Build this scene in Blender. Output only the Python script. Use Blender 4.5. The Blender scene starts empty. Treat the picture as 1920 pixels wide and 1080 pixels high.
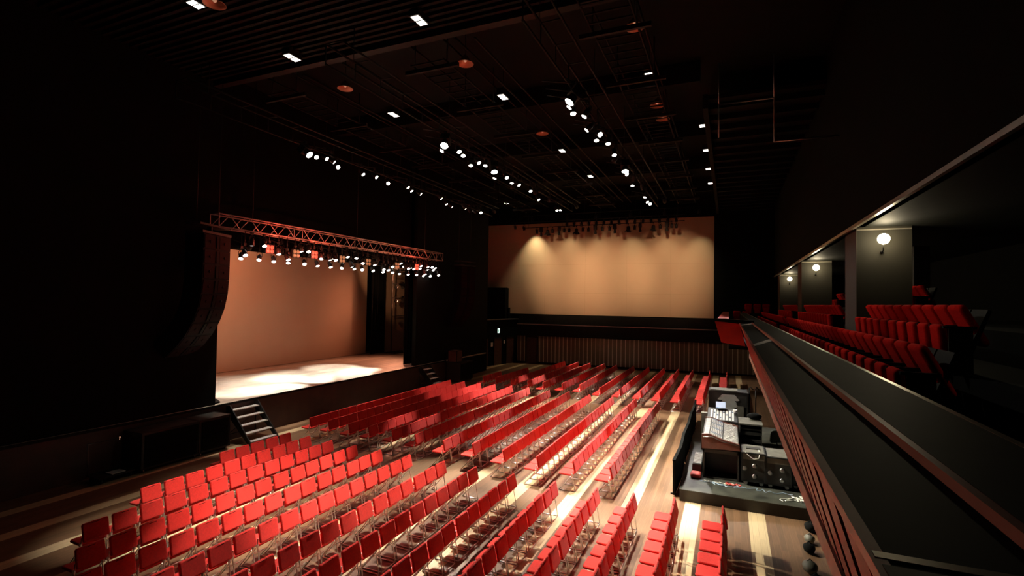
import bpy, bmesh, math, random
from mathutils import Vector, Matrix, Euler
random.seed(7)
S = bpy.context.scene
COL = S.collection

# ------------------------------------------------------------------ camera
YAW, PITCH, ROLL, FPX, CAMZ = 0.4071, 0.0271, 0.0157, 943.65, 5.108
cy, sy, cp, sp = math.cos(YAW), math.sin(YAW), math.cos(PITCH), math.sin(PITCH)
_f = Vector((-sy*cp, cy*cp, sp)); _r0 = Vector((cy, sy, 0)); _u0 = _r0.cross(_f)
_r = _r0*math.cos(ROLL)+_u0*math.sin(ROLL); _u = -_r0*math.sin(ROLL)+_u0*math.cos(ROLL)
cam_d = bpy.data.cameras.new('camera'); cam = bpy.data.objects.new('camera', cam_d); COL.objects.link(cam)
cam_d.sensor_width = 36; cam_d.lens = FPX/1920*36; cam_d.clip_start = 0.05; cam_d.clip_end = 200
M4 = Matrix((( _r.x, _u.x, -_f.x, 0), (_r.y, _u.y, -_f.y, 0), (_r.z, _u.z, -_f.z, CAMZ), (0, 0, 0, 1)))
cam.matrix_world = M4
S.camera = cam

def pix(p):
    d = Vector(p)-Vector((0, 0, CAMZ)); z = d.dot(_f)
    if z < 0.05: return None
    return (960+FPX*d.dot(_r)/z, 540-FPX*d.dot(_u)/z)

# ------------------------------------------------------------------ world, exposure
W = bpy.data.worlds.new('world'); S.world = W; W.use_nodes = True
W.node_tree.nodes['Background'].inputs[0].default_value = (0, 0, 0, 1)
W.node_tree.nodes['Background'].inputs[1].default_value = 0
S.view_settings.view_transform = 'Standard'; S.view_settings.look = 'None'
S.view_settings.exposure = 0.0; S.view_settings.gamma = 1; S.view_settings.use_curve_mapping = False
K_FLOOR = 9500      # watts of a batten spotlight over the audience
K_STAGE = 2000      # watts of a truss spotlight over the stage
K_WASH = 420        # orange wash on the stage back wall
K_SCREEN = 3200     # spots grazing the far screen
K_SCONCE = 42

# ------------------------------------------------------------------ materials
MATS = {}
def mat(name, col, rough=.6, metal=0, noise=0, nscale=8, bump=0, emit=0, ecol=None, spec=.5, sheen=0):
    m = bpy.data.materials.new(name); m.use_nodes = True; nt = m.node_tree; N = nt.nodes; L = nt.links
    b = N['Principled BSDF']
    b.inputs['Base Color'].default_value = (*col, 1); b.inputs['Roughness'].default_value = rough
    b.inputs['Metallic'].default_value = metal; b.inputs['Specular IOR Level'].default_value = spec
    if sheen: b.inputs['Sheen Weight'].default_value = sheen
    tc = N.new('ShaderNodeTexCoord'); n = N.new('ShaderNodeTexNoise'); n.inputs['Scale'].default_value = nscale
    n.inputs['Detail'].default_value = 4
    L.new(tc.outputs['Object'], n.inputs['Vector'])
    if noise:
        r = N.new('ShaderNodeValToRGB'); r.color_ramp.elements[0].position = .3; r.color_ramp.elements[1].position = .7
        r.color_ramp.elements[0].color = (*[c*(1-noise) for c in col], 1)
        r.color_ramp.elements[1].color = (*[min(1, c*(1+noise)) for c in col], 1)
        L.new(n.outputs['Fac'], r.inputs['Fac']); L.new(r.outputs['Color'], b.inputs['Base Color'])
    if bump:
        bn = N.new('ShaderNodeBump'); bn.inputs['Strength'].default_value = bump
        L.new(n.outputs['Fac'], bn.inputs['Height']); L.new(bn.outputs['Normal'], b.inputs['Normal'])
    if emit:
        b.inputs['Emission Color'].default_value = (*(ecol or col), 1); b.inputs['Emission Strength'].default_value = emit
    MATS[name] = m
    return m
mat('red_fabric', (.66, .022, .014), .85, noise=.10, nscale=30, bump=.08, spec=.25, sheen=.15)
mat('seat_velvet', (.80, .014, .008), .95, noise=.12, nscale=40, spec=.08)
mat('chrome', (.93, .92, .90), .38, metal=1, noise=.05)
mat('steel', (.35, .34, .33), .4, metal=1, noise=.1)
mat('aluminium', (.75, .72, .68), .5, metal=.3, noise=.12)
mat('truss_metal', (.62, .48, .44), .5, metal=.3, noise=.15, nscale=20)
mat('black_metal', (.014, .014, .012), .55, noise=.2, spec=.3)
mat('black_paint', (.006, .0066, .0048), .7, noise=.3, nscale=2, spec=.2)
mat('black_wall', (.0022, .0028, .002), .85, noise=.3, nscale=1.5, spec=.12)
mat('black_cloth', (.005, .0052, .0045), .95, spec=.1, noise=.2, nscale=3)
mat('ceiling_paint', (.0030, .0026, .0017), .8, spec=.15, noise=.3, nscale=.8)
mat('rib_paint', (.0018, .002, .0014), .7, spec=.2, noise=.2, nscale=2)
mat('beam_paint', (.011, .0075, .0055), .6, spec=.25, noise=.2, nscale=2)
mat('stage_skirt', (.055, .028, .02), .6, noise=.2, nscale=2)
mat('red_panel', (.38, .014, .010), .5, noise=.15, nscale=3)
mat('cap_top', (.0045, .005, .0026), .6, noise=.5, nscale=3, bump=.05, spec=.08)
mat('red_trim', (.40, .045, .022), .45, noise=.1)
mat('edge_trim', (.55, .50, .42), .3, metal=.7, noise=.1)
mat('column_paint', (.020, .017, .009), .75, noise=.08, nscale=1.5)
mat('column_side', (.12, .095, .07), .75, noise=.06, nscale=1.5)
mat('lens', (1, .97, .9), .4, emit=14, ecol=(1, .96, .86))
mat('lens_dim', (.6, .5, .4), .3, emit=.35, ecol=(1, .5, .3))
mat('lens_red', (.2, .02, .01), .4, emit=.8, ecol=(1, .13, .07))
mat('lens_amber', (.12, .07, .04), .4, emit=.22, ecol=(1, .45, .2))
mat('square_lamp', (1, .95, .85), .4, emit=5, ecol=(1, .93, .80))
mat('globe', (1, .9, .7), .4, emit=16, ecol=(1, .85, .55))
mat('lens_off', (.03, .03, .03), .15)
mat('balcony_trim', (.8, .74, .64), .5, noise=.1)
mat('dome_copper', (.45, .20, .12), .4, metal=.4, emit=0.0)
mat('dark_wood', (.10, .045, .03), .45, noise=.3, nscale=6)
mat('desk_wood', (.20, .07, .05), .35, noise=.2, nscale=6)
mat('desk_face', (.32, .30, .28), .35, noise=.2, nscale=20)
mat('fader_white', (.75, .72, .68), .4, noise=.1)
mat('knob_blue', (.25, .32, .45), .4, noise=.1)
mat('paper', (.85, .84, .80), .7, noise=.03)
mat('screen_lit', (.6, .7, .9), .4, emit=.6, ecol=(.7, .8, 1))
mat('case_black', (.022, .02, .016), .45, noise=.3, nscale=5, bump=.05)
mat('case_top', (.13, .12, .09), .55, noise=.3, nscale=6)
mat('platform_top', (.045, .045, .034), .5, noise=.6, nscale=3, bump=.05)
mat('platform_side', (.014, .010, .007), .5, noise=.3)
mat('rubber', (.02, .02, .02), .7, noise=.2)
mat('cable_blue', (.25, .33, .42), .5, noise=.1)
mat('cable_white', (.7, .68, .6), .5, noise=.1)
mat('bag_red', (.5, .05, .04), .6, noise=.2)
mat('grille_redlit', (.011, .0018, .0015), .8, spec=.1, noise=.4, nscale=30)  # red stage light put into the colour of the black grilles
mat('cab_black', (.002, .0018, .0018), .75, spec=.1, noise=.3, nscale=10)
mat('sticker', (.42, .42, .38), .7, noise=.1)
mat('exit_green', (.6, 1, .8), .5, emit=1.6, ecol=(.75, 1, .9))
mat('exit_mark', (.05, .35, .2), .5, emit=.2, ecol=(.1, .6, .3))
mat('sign_red', (.8, .05, .04), .5, emit=.5, ecol=(1, .08, .06))
mat('sign_pink', (1, .6, .6), .5, emit=.6, ecol=(1, .55, .5))
mat('led_red', (1, .3, .2), .5, emit=6, ecol=(1, .25, .2))
mat('screen_cloth', (.58, .44, .28), .9, noise=.03, nscale=.7)
mat('cyc_cloth', (.60, .43, .30), .92, noise=.03, nscale=.6)

def plank_floor(name, dark, pale, stripe_pitch, stripe_off, width, rough, axis=0):
    """boards running along Y; every stripe_pitch metres a run of pale boards"""
    m = bpy.data.materials.new(name); m.use_nodes = True; nt = m.node_tree; N = nt.nodes; L = nt.links
    b = N['Principled BSDF']; b.inputs['Roughness'].default_value = rough
    tc = N.new('ShaderNodeTexCoord'); sx = N.new('ShaderNodeSeparateXYZ'); L.new(tc.outputs['Object'], sx.inputs[0])
    def math_(op, a, bb=None, c=None):
        n = N.new('ShaderNodeMath'); n.operation = op
        for i, v in enumerate((a, bb, c)):
            if v is None: continue
            if isinstance(v, (int, float)): n.inputs[i].default_value = v
            else: L.new(v, n.inputs[i])
        return n.outputs[0]
    X = sx.outputs['X']; Y = sx.outputs['Y']
    bi = math_('FLOOR', math_('DIVIDE', X, .128))
    # per board random, per plank random
    wn = N.new('ShaderNodeTexWhiteNoise'); wn.noise_dimensions = '1D'; L.new(bi, wn.inputs['W'])
    yo = math_('FLOOR', math_('DIVIDE', math_('ADD', Y, math_('MULTIPLY', wn.outputs['Value'], 3.6)), 1.8))
    cmb = N.new('ShaderNodeCombineXYZ'); L.new(bi, cmb.inputs[0]); L.new(yo, cmb.inputs[1])
    wn2 = N.new('ShaderNodeTexWhiteNoise'); wn2.noise_dimensions = '3D'; L.new(cmb.outputs[0], wn2.inputs['Vector'])
    # grain
    mp = N.new('ShaderNodeMapping'); mp.inputs['Scale'].default_value = (26, 1.2, 1); L.new(tc.outputs['Object'], mp.inputs[0])
    gn = N.new('ShaderNodeTexNoise'); gn.inputs['Scale'].default_value = 2.2; gn.inputs['Detail'].default_value = 5; L.new(mp.outputs[0], gn.inputs['Vector'])
    val = math_('ADD', math_('MULTIPLY', wn2.outputs['Value'], .32), math_('MULTIPLY', gn.outputs['Fac'], .78))
    r = N.new('ShaderNodeValToRGB'); r.color_ramp.elements[0].position = .15; r.color_ramp.elements[1].position = .95
    r.color_ramp.elements[0].color = (*[c*.55 for c in dark], 1); r.color_ramp.elements[1].color = (*[c*1.45 for c in dark], 1)
    L.new(val, r.inputs['Fac'])
    r2 = N.new('ShaderNodeValToRGB'); r2.color_ramp.elements[0].position = .15; r2.color_ramp.elements[1].position = .95
    r2.color_ramp.elements[0].color = (*[c*.8 for c in pale], 1); r2.color_ramp.elements[1].color = (*[c*1.15 for c in pale], 1)
    L.new(val, r2.inputs['Fac'])
    # stripe mask
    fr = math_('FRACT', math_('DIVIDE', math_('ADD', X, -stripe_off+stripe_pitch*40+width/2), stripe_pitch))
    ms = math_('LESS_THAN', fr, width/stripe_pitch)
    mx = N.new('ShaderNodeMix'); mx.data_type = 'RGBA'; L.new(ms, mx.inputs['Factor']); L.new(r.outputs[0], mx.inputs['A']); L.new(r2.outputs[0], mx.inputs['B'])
    # joints between boards
    jf = math_('FRACT', math_('DIVIDE', X, .128)); j = math_('LESS_THAN', jf, .05)
    mj = N.new('ShaderNodeMix'); mj.data_type = 'RGBA'; L.new(math_('MULTIPLY', j, .55), mj.inputs['Factor']); L.new(mx.outputs['Result'], mj.inputs['A'])
    mj.inputs['B'].default_value = (dark[0]*1.9, dark[1]*1.9, dark[2]*1.9, 1)
    L.new(mj.outputs['Result'], b.inputs['Base Color'])
    bn = N.new('ShaderNodeBump'); bn.inputs['Strength'].default_value = .08; L.new(gn.outputs['Fac'], bn.inputs['Height']); L.new(bn.outputs[0], b.inputs['Normal'])
    MATS[name] = m
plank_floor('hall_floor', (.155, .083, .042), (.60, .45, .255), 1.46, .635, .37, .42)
plank_floor('stage_floor', (.50, .42, .34), (.60, .50, .40), 1.5, .2, .4, .5)

def slat_mat():
    m = bpy.data.materials.new('slat_panel'); m.use_nodes = True; N = m.node_tree.nodes; L = m.node_tree.links
    b = N['Principled BSDF']; b.inputs['Roughness'].default_value = .55
    tc = N.new('ShaderNodeTexCoord'); mp = N.new('ShaderNodeMapping'); mp.inputs['Scale'].default_value = (1, 1, .25)
    n = N.new('ShaderNodeTexNoise'); n.inputs['Scale'].default_value = 1.1; n.inputs['Detail'].default_value = 2
    L.new(tc.outputs['Object'], mp.inputs[0]); L.new(mp.outputs[0], n.inputs['Vector'])
    r = N.new('ShaderNodeValToRGB'); r.color_ramp.elements[0].position = .35; r.color_ramp.elements[1].position = .65
    r.color_ramp.elements[0].color = (.19, .18, .11, 1); r.color_ramp.elements[1].color = (.20, .135, .08, 1)
    L.new(n.outputs['Fac'], r.inputs['Fac']); L.new(r.outputs[0], b.inputs['Base Color']); MATS['slat_panel'] = m
slat_mat()
mat('slat_light', (.85, .82, .68), .5, noise=.1)

# ------------------------------------------------------------------ mesh builder
class MB:
    def __init__(s): s.v = []; s.f = []; s.sm = []
    def add(s, vs, fs, smooth=False, M=None):
        o = len(s.v)
        for p in vs: s.v.append(tuple(M @ Vector(p)) if M else tuple(p))
        for f in fs: s.f.append(tuple(i+o for i in f)); s.sm.append(smooth)
        return s
    def box(s, x0, x1, y0, y1, z0, z1, M=None):
        v = [(x, y, z) for z in (z0, z1) for y in (y0, y1) for x in (x0, x1)]
        return s.add(v, [(0, 2, 3, 1), (4, 5, 7, 6), (0, 1, 5, 4), (2, 6, 7, 3), (0, 4, 6, 2), (1, 3, 7, 5)], False, M)
    def prism(s, poly, a0, a1, axis='y', M=None):
        """poly: 2D points; extruded along axis"""
        def P(p, a):
            return {'y': (p[0], a, p[1]), 'x': (a, p[0], p[1]), 'z': (p[0], p[1], a)}[axis]
        n = len(poly); v = [P(p, a0) for p in poly]+[P(p, a1) for p in poly]
        f = [tuple(range(n)), tuple(range(2*n-1, n-1, -1))]+[(i, i+n, (i+1) % n+n, (i+1) % n) for i in range(n)]
        return s.add(v, f, False, M)
    def tube(s, pts, r, n=8, caps=True, M=None):
        pts = [Vector(p) for p in pts]; v = []; f = []
        t0 = (pts[1]-pts[0]).normalized(); up = Vector((0, 0, 1)) if abs(t0.z) < .9 else Vector((1, 0, 0))
        a = t0.cross(up).normalized()
        for i, p in enumerate(pts):
            if i == 0: t = pts[1]-p
            elif i == len(pts)-1: t = p-pts[i-1]
            else: t = (pts[i+1]-p).normalized()+(p-pts[i-1]).normalized()
            t.normalize(); a = (a-t*a.dot(t)).normalized(); b = t.cross(a)
            for k in range(n):
                w = 2*math.pi*k/n; v.append(p+a*math.cos(w)*r+b*math.sin(w)*r)
        for i in range(len(pts)-1):
            for k in range(n):
                f.append((i*n+k, i*n+(k+1) % n, (i+1)*n+(k+1) % n, (i+1)*n+k))
        s.add(v, f, True, M)
        if caps: 
            o = len(s.v)-len(v); s.f.append(tuple(o+k for k in reversed(range(n)))); s.f.append(tuple(o+(len(pts)-1)*n+k for k in range(n))); s.sm += [False, False]
        return s
    def lathe(s, prof, n=16, M=None, smooth=True, close=False):
        """prof: (r,z) list revolved about z"""
        v = []; f = []
        for r, z in prof:
            for k in range(n):
                w = 2*math.pi*k/n; v.append((r*math.cos(w), r*math.sin(w), z))
        m = len(prof)
        for i in range(m-1 if not close else m):
            j = (i+1) % m
            for k in range(n): f.append((i*n+k, i*n+(k+1) % n, j*n+(k+1) % n, j*n+k))
        s.add(v, f, smooth, M)
        return s
    def disc(s, r, z, n=16, M=None, flip=False):
        v = [(r*math.cos(2*math.pi*k/n), r*math.sin(2*math.pi*k/n), z) for k in range(n)]
        return s.add(v, [tuple(range(n)) if not flip else tuple(reversed(range(n)))], False, M)
    def sphere(s, c, r, n=10, m=6, M=None, sc=(1, 1, 1)):
        v = [(c[0], c[1], c[2]+r*sc[2])]
        for i in range(1, m):
            t = math.pi*i/m
            for k in range(n):
                w = 2*math.pi*k/n; v.append((c[0]+r*sc[0]*math.sin(t)*math.cos(w), c[1]+r*sc[1]*math.sin(t)*math.sin(w), c[2]+r*sc[2]*math.cos(t)))
        v.append((c[0], c[1], c[2]-r*sc[2])); f = []
        for k in range(n): f.append((0, 1+k, 1+(k+1) % n))
        for i in range(m-2):
            for k in range(n): f.append((1+i*n+k, 1+(i+1)*n+k, 1+(i+1)*n+(k+1) % n, 1+i*n+(k+1) % n))
        e = len(v)-1; b = 1+(m-2)*n
        for k in range(n): f.append((b+k, e, b+(k+1) % n))
        return s.add(v, f, True, M)
    def pad(s, w, h, t, r, M=None, k=4, bulge=0.0, e=None):
        """cushion: rounded rectangle w x h in the local XY plane, thickness t, soft edges"""
        e = e if e is not None else t*.45
        def ring(ins, z):
            out = []
            rr = max(r-ins*.5, .004); W = w/2-ins; H = h/2-ins
            for cx, cy_, a0 in ((W-rr, H-rr, 0), (-W+rr, H-rr, 90), (-W+rr, -H+rr, 180), (W-rr, -H+rr, 270)):
                for i in range(k+1):
                    a = math.radians(a0+90*i/k); out.append((cx+rr*math.cos(a), cy_+rr*math.sin(a), z))
            return out
        rings = [(e*1.2, -t/2), (e*.35, -t*.40), (0, -t*.12), (0, t*.12), (e*.35, t*.40), (e*1.2, t/2), (min(w, h)*.28, t/2+bulge)]
        if bulge == 0: rings = rings[:-1]
        v = []; f = []
        for ins, z in rings: v += ring(ins, z)
        n = 4*(k+1)
        for i in range(len(rings)-1):
            for j in range(n): f.append((i*n+j, i*n+(j+1) % n, (i+1)*n+(j+1) % n, (i+1)*n+j))
        f.append(tuple(reversed(range(n)))); f.append(tuple((len(rings)-1)*n+j for j in range(n)))
        s.add(v, f, True, M); s.sm[-1] = s.sm[-2] = False
        return s
    def build(s, name, m, parent=None, kind=None):
        me = bpy.data.meshes.new(name); me.from_pydata(s.v, [], s.f); me.update()
        me.polygons.foreach_set('use_smooth', s.sm)
        ms = m if isinstance(m, (list, tuple)) else [m]
        for x in ms: me.materials.append(MATS[x])
        o = bpy.data.objects.new(name, me); COL.objects.link(o)
        if parent: o.parent = parent
        if kind: o['kind'] = kind
        return o

def T(x=0, y=0, z=0): return Matrix.Translation((x, y, z))
def R(deg, ax): return Matrix.Rotation(math.radians(deg), 4, ax)
def thing(name, label, cat, loc=(0, 0, 0), rz=0, group=None):
    o = bpy.data.objects.new(name, None); COL.objects.link(o); o.location = loc; o.rotation_euler = (0, 0, rz)
    o.empty_display_size = .1
    return tag(o, label, cat, group)
def tag(o, label, cat, group=None):
    o['label'] = label; o['category'] = cat
    if group: o['group'] = group
    return o
def struct(name, mb, m, parent=None):
    o = mb.build(name, m, parent)
    if not parent: o['kind'] = 'structure'
    return o
def copy_tree(o, parent=None):
    c = o.copy(); COL.objects.link(c)
    if parent: c.parent = parent
    for ch in list(o.children): copy_tree(ch, c)
    return c
class Proto:
    """the first call hands out the prototype itself, later calls a copy"""
    def __init__(s, root): s.root = root; s.used = False; s.kids = None
    def get(s, label, group, loc, rot=None):
        if not s.used: o = s.root; s.used = True
        else: o = copy_tree(s.root)
        o.location = loc
        if rot is not None: o.rotation_euler = rot
        o['label'] = label; o['group'] = group
        return o
_o1 = ['', 'first', 'second', 'third', 'fourth', 'fifth', 'sixth', 'seventh', 'eighth', 'ninth', 'tenth', 'eleventh', 'twelfth', 'thirteenth', 'fourteenth', 'fifteenth', 'sixteenth', 'seventeenth', 'eighteenth', 'nineteenth']
_t = {2: 'twent', 3: 'thirt', 4: 'fort', 5: 'fift'}
def ordw(n):
    if n < 20: return _o1[n]
    return _t[n//10]+('ieth' if n % 10 == 0 else 'y-'+_o1[n % 10])

# ================================================================== SETTING
def WY(x): return 40.18+.04*x          # the far wall is a little out of square
WX0, WX1, WY0, CEIL = -24.0, 8.0, -6.0, 13.2
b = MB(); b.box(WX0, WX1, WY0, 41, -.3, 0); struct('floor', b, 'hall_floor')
b = MB(); b.box(WX0-2, WX1, WY0, 41.5, CEIL, CEIL+.3); struct('ceiling', b, 'ceiling_paint')
# lower ribbed ceiling over the near part of the hall, with its edge beam
b = MB(); b.box(-16.3, 2.8, WY0, 11.6, 12.55, 12.75)
y = 2.0
while y < 11.4: b.box(-16.3, 2.8, y, y+.09, 12.46, 12.55); y += .24
struct('ceiling_ribbed', b, 'rib_paint')
b = MB(); b.box(-16.3, 2.8, 11.6, 11.85, 12.35, 13.15); struct('trim_1', b, 'beam_paint')
for i, (y, z) in enumerate(((17.5, 12.5), (23.2, 12.5), (29.0, 12.5), (34.8, 12.5))):
    b = MB(); b.box(-16.3, -.9, y, y+.3, z, CEIL-.01); struct('trim_%d' % (i+2), b, 'ceiling_paint')

# far wall with slatted lower part
b = MB(); b.prism([(-24.2, WY(-24.2)), (8, WY(8)), (8, WY(8)+.3), (-24.2, WY(-24.2)+.3)], 2.3, CEIL, 'z'); struct('wall_far', b, 'black_wall')
b = MB(); b.prism([(-24.2, WY(-24.2)), (8, WY(8)), (8, WY(8)+.3), (-24.2, WY(-24.2)+.3)], 0, 2.3, 'z')
wl = struct('wall_far_lower', b, 'slat_panel')
b = MB(); x = -16.5
while x < 2.4:
    if not (-15.72 < x < -14.62): b.prism([(x, WY(x)-.04), (x+.05, WY(x)-.04), (x+.05, WY(x)+.01), (x, WY(x)+.01)], .12, 2.28, 'z')
    x += .335
struct('slat_strips', b, 'slat_light', wl)
b = MB(); b.prism([(-16.5, WY(-16.5)-.05), (-15.75, WY(-15.75)-.05), (-15.75, WY(-15.75)), (-16.5, WY(-16.5))], 0, .1, 'z')
b.prism([(-14.6, WY(-14.6)-.05), (2.6, WY(2.6)-.05), (2.6, WY(2.6)), (-14.6, WY(-14.6))], 0, .12, 'z'); struct('baseboard_far', b, 'black_paint')
# door in the far wall
b = MB(); b.box(-15.62, -14.68, 39.48, 39.54, 0, 2.15); d = struct('door_1', b, 'dark_wood')
b = MB(); b.box(-15.68, -15.62, 39.44, 39.55, 0, 2.2); b.box(-14.68, -14.62, 39.44, 39.55, 0, 2.2); b.box(-15.68, -14.62, 39.44, 39.55, 2.15, 2.21); struct('door_frame', b, 'black_paint', d)
b = MB(); b.tube([(-14.78, 39.42, 1.02), (-14.9, 39.42, 1.02)], .012, 6); b.tube([(-14.78, 39.42, 1.02), (-14.78, 39.49, 1.02)], .012, 6); struct('door_handle', b, 'steel', d)
# gallery ledge under the screen
b = MB(); b.prism([(-16.2, 38.75), (-.45, 39.25), (-.45, 40.1), (-16.2, 39.5)], 2.32, 3.25, 'z')
b.prism([(-16.2, 39.2), (-.45, 39.75), (-.45, 40.1), (-16.2, 39.5)], 3.25, 4.02, 'z'); struct('gallery_far', b, 'black_paint')
b = MB(); b.prism([(-16.2, 38.70), (-.45, 39.20), (-.45, 39.3), (-16.2, 38.8)], 3.25, 3.31, 'z'); struct('trim_7', b, 'steel')
# black wall of the stage side (proscenium), left part and right part
SX, SZ = -16.35, 1.343
b = MB(); b.box(SX-.35, SX-.1, WY0, 12.15, 0, CEIL); struct('wall_stage_left', b, 'black_wall')
b = MB(); b.box(SX-.35, SX-.1, 24.35, 33.6, 0, CEIL); struct('wall_stage_right', b, 'black_wall')
b = MB(); b.box(SX-.75, SX-.55, 12.15, 24.35, 6.9, CEIL); struct('wall_stage_top', b, 'black_wall')
# angled low wall with doors between the stage side and the far wall
P0 = Vector((-17.9, 34.0)); P1 = Vector((-16.45, 39.5)); dv = (P1-P0).normalized(); nv = Vector((dv.y, -dv.x))
def aw(t, d): q = P0+dv*t+nv*d; return (q.x, q.y)
AL = (P1-P0).length
b = MB(); b.prism([aw(-.6, 0), aw(AL, 0), aw(AL, -.3), aw(-.6, -.3)], 0, 3.62, 'z'); struct('wall_left', b, 'black_wall')
b = MB(); b.prism([aw(-.6, .12), aw(AL, .12), aw(AL, -.3), aw(-.6, -.3)], 3.62, 3.68, 'z'); struct('trim_8', b, 'steel')
b = MB(); b.box(-20, -17.25, 38.6, 39.3, 3.68, 6.25); b.box(-20, -17.1, 39.0, 39.35, 3.68, 4.6); struct('wall_far_recess', b, 'black_wall')
b = MB(); b.box(-24.3, -18.2, 33.3, 33.6, 0, CEIL); struct('wall_backstage', b, 'black_wall')
for i, (t0, t1) in enumerate(((.9, 1.85), (2.6, 3.55), (4.15, 5.1))):
    b = MB(); b.prism([aw(t0, .03), aw(t1, .03), aw(t1, 0), aw(t0, 0)], 0, 2.15, 'z'); d = struct('door_%d' % (i+2), b, 'dark_wood')
    b = MB()
    for a, c_, z0, z1 in ((t0-.07, t0, 0, 2.22), (t1, t1+.07, 0, 2.22), (t0-.07, t1+.07, 2.15, 2.22)):
        b.prism([aw(a, .06), aw(c_, .06), aw(c_, 0), aw(a, 0)], z0, z1, 'z')
    struct('door_frame', b, 'black_paint', d)
# back wall of the stage house, closing walls
b = MB(); b.box(-24.6, -24.3, WY0, 41.5, 0, CEIL); struct('wall_stage_back', b, 'black_wall')
b = MB(); b.box(-24.3, 8, WY0-.3, WY0, 0, CEIL); struct('wall_near', b, 'black_wall')
b = MB(); b.box(8, 8.3, WY0, 41.5, 0, CEIL); struct('wall_right', b, 'black_wall')
b = MB(); b.box(2.82, 3.05, WY0, 38.0, 7.08, CEIL)
struct('wall_right_upper', b, 'black_wall')
b = MB(); b.box(2.79, 2.86, WY0, 38.0, 7.04, 7.12); struct('trim_9', b, 'edge_trim')
b = MB(); b.box(2.86, 8, WY0, 41, 7.08, 7.2); struct('ceiling_balcony', b, 'black_paint')
# louvred gallery soffit over the right side of the hall
b = MB(); b.box(-.75, 2.8, 18.2, 39.8, 12.1, 12.25)
y = 18.6
while y < 39.5: b.box(-.7, 2.8, y, y+.25, 11.9, 12.1); y += 1.15
b.box(-.85, -.68, 18.2, 39.8, 11.8, 12.3); struct('ceiling_gallery', b, 'rib_paint')

# ------------------------------------------------------------------ stage
b = MB(); b.box(-24.3, SX, 5.5, 33.3, SZ-.06, SZ); st = struct('stage', b, 'stage_floor')
b = MB(); b.box(SX-.05, SX-.01, 5.5, 27.6, 0, SZ-.06); struct('stage_skirt', b, 'stage_skirt', st)
b = MB(); b.box(SX-.04, SX+.02, 5.5, 27.6, SZ-.07, SZ+.004); struct('stage_nosing', b, 'black_paint', st)
CX = -23.15
b = MB(); n = 40
for i in range(n):
    y0 = 10+(28.2-10)*i/n; y1 = 10+(28.2-10)*(i+1)/n
    b.box(CX-.05, CX, y0, y1, SZ+.02, 9.6)
cyc = b.build('stage_backdrop', 'cyc_cloth'); tag(cyc, 'tall plain backdrop behind the lit stage, glowing orange above and tan below', 'backdrop')
# second cloth panel offstage right, dark border between
b = MB(); b.box(CX-.25, CX-.2, 29.8, 33.25, SZ+.003, 9.6); o = b.build('side_cloth', 'cyc_cloth'); tag(o, 'narrow brown cloth panel behind the lighting ladder, right of the backdrop', 'backdrop')

def curtain(name, label, x, y0, y1, z0, z1, amp=.07, per=.28, m='black_cloth'):
    b = MB(); n = int((y1-y0)/.05); v = []
    for i in range(n+1):
        y = y0+(y1-y0)*i/n; xx = x+amp*math.sin(2*math.pi*y/per)+.02*math.sin(y*9.1)
        v += [(xx, y, z0), (xx, y, z1), (xx-.02, y, z1), (xx-.02, y, z0)]
    f = []
    for i in range(n):
        a = i*4; c = a+4
        f += [(a, c, c+1, a+1), (a+3, a+2, c+2, c+3), (a+1, c+1, c+2, a+2)]
    b.add(v, f, True); o = b.build(name, m); tag(o, label, 'curtain'); return o
curtain('stage_curtain', 'black folded curtain hanging at the left edge of the stage opening', SX-.75, 8.2, 12.2, SZ+.01, 9.4)
curtain('stage_curtain', 'black folded curtain hanging at the right edge of the stage opening', SX-.98, 24.4, 26.6, SZ+.01, 9.4)
curtain('stage_curtain', 'black leg curtain behind the right side of the backdrop', -22.6, 28.0, 29.6, SZ+.01, 9.4)

# ------------------------------------------------------------------ stage stairs
def stairs(label, y0, y1, n=5):
    t = thing('stage_stairs', label, 'stairs', (SX, (y0+y1)/2, 0), 0, 'stairs up to the stage')
    w = (y1-y0)/2; dx = 1.15
    for i in range(n):
        z = SZ*(1-(i+.9)/(n+.4)); x = .12+dx*(i+.35)/n
        b = MB(); b.box(x-.12, x+.12, -w+.03, w-.03, z-.03, z); b.build('tread', 'aluminium', t)
    for s in (-1, 1):
        b = MB(); b.prism([(.02, SZ-.10), (.02, SZ-.32), (dx+.02, 0), (dx+.2, 0), (.2, SZ-.05)], s*w-.02, s*w+.02, 'y'); b.build('stringer', 'black_metal', t)
        b = MB(); b.tube([(.1, s*w, SZ-.3), (.1, s*w, 0)], .02, 6); b.build('leg', 'black_metal', t)
    b = MB(); b.tube([(.1, -w, .25), (.1, w, .25)], .015, 6); b.tube([(.1, -w, .25), (.1, w, .85)], .012, 6); b.build('brace', 'black_metal', t)
    return t
stairs('black metal stairs with five pale treads at the left end of the stage', 12.5, 13.65)
stairs('black metal stairs with pale treads at the right end of the stage', 24.55, 25.5)

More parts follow.
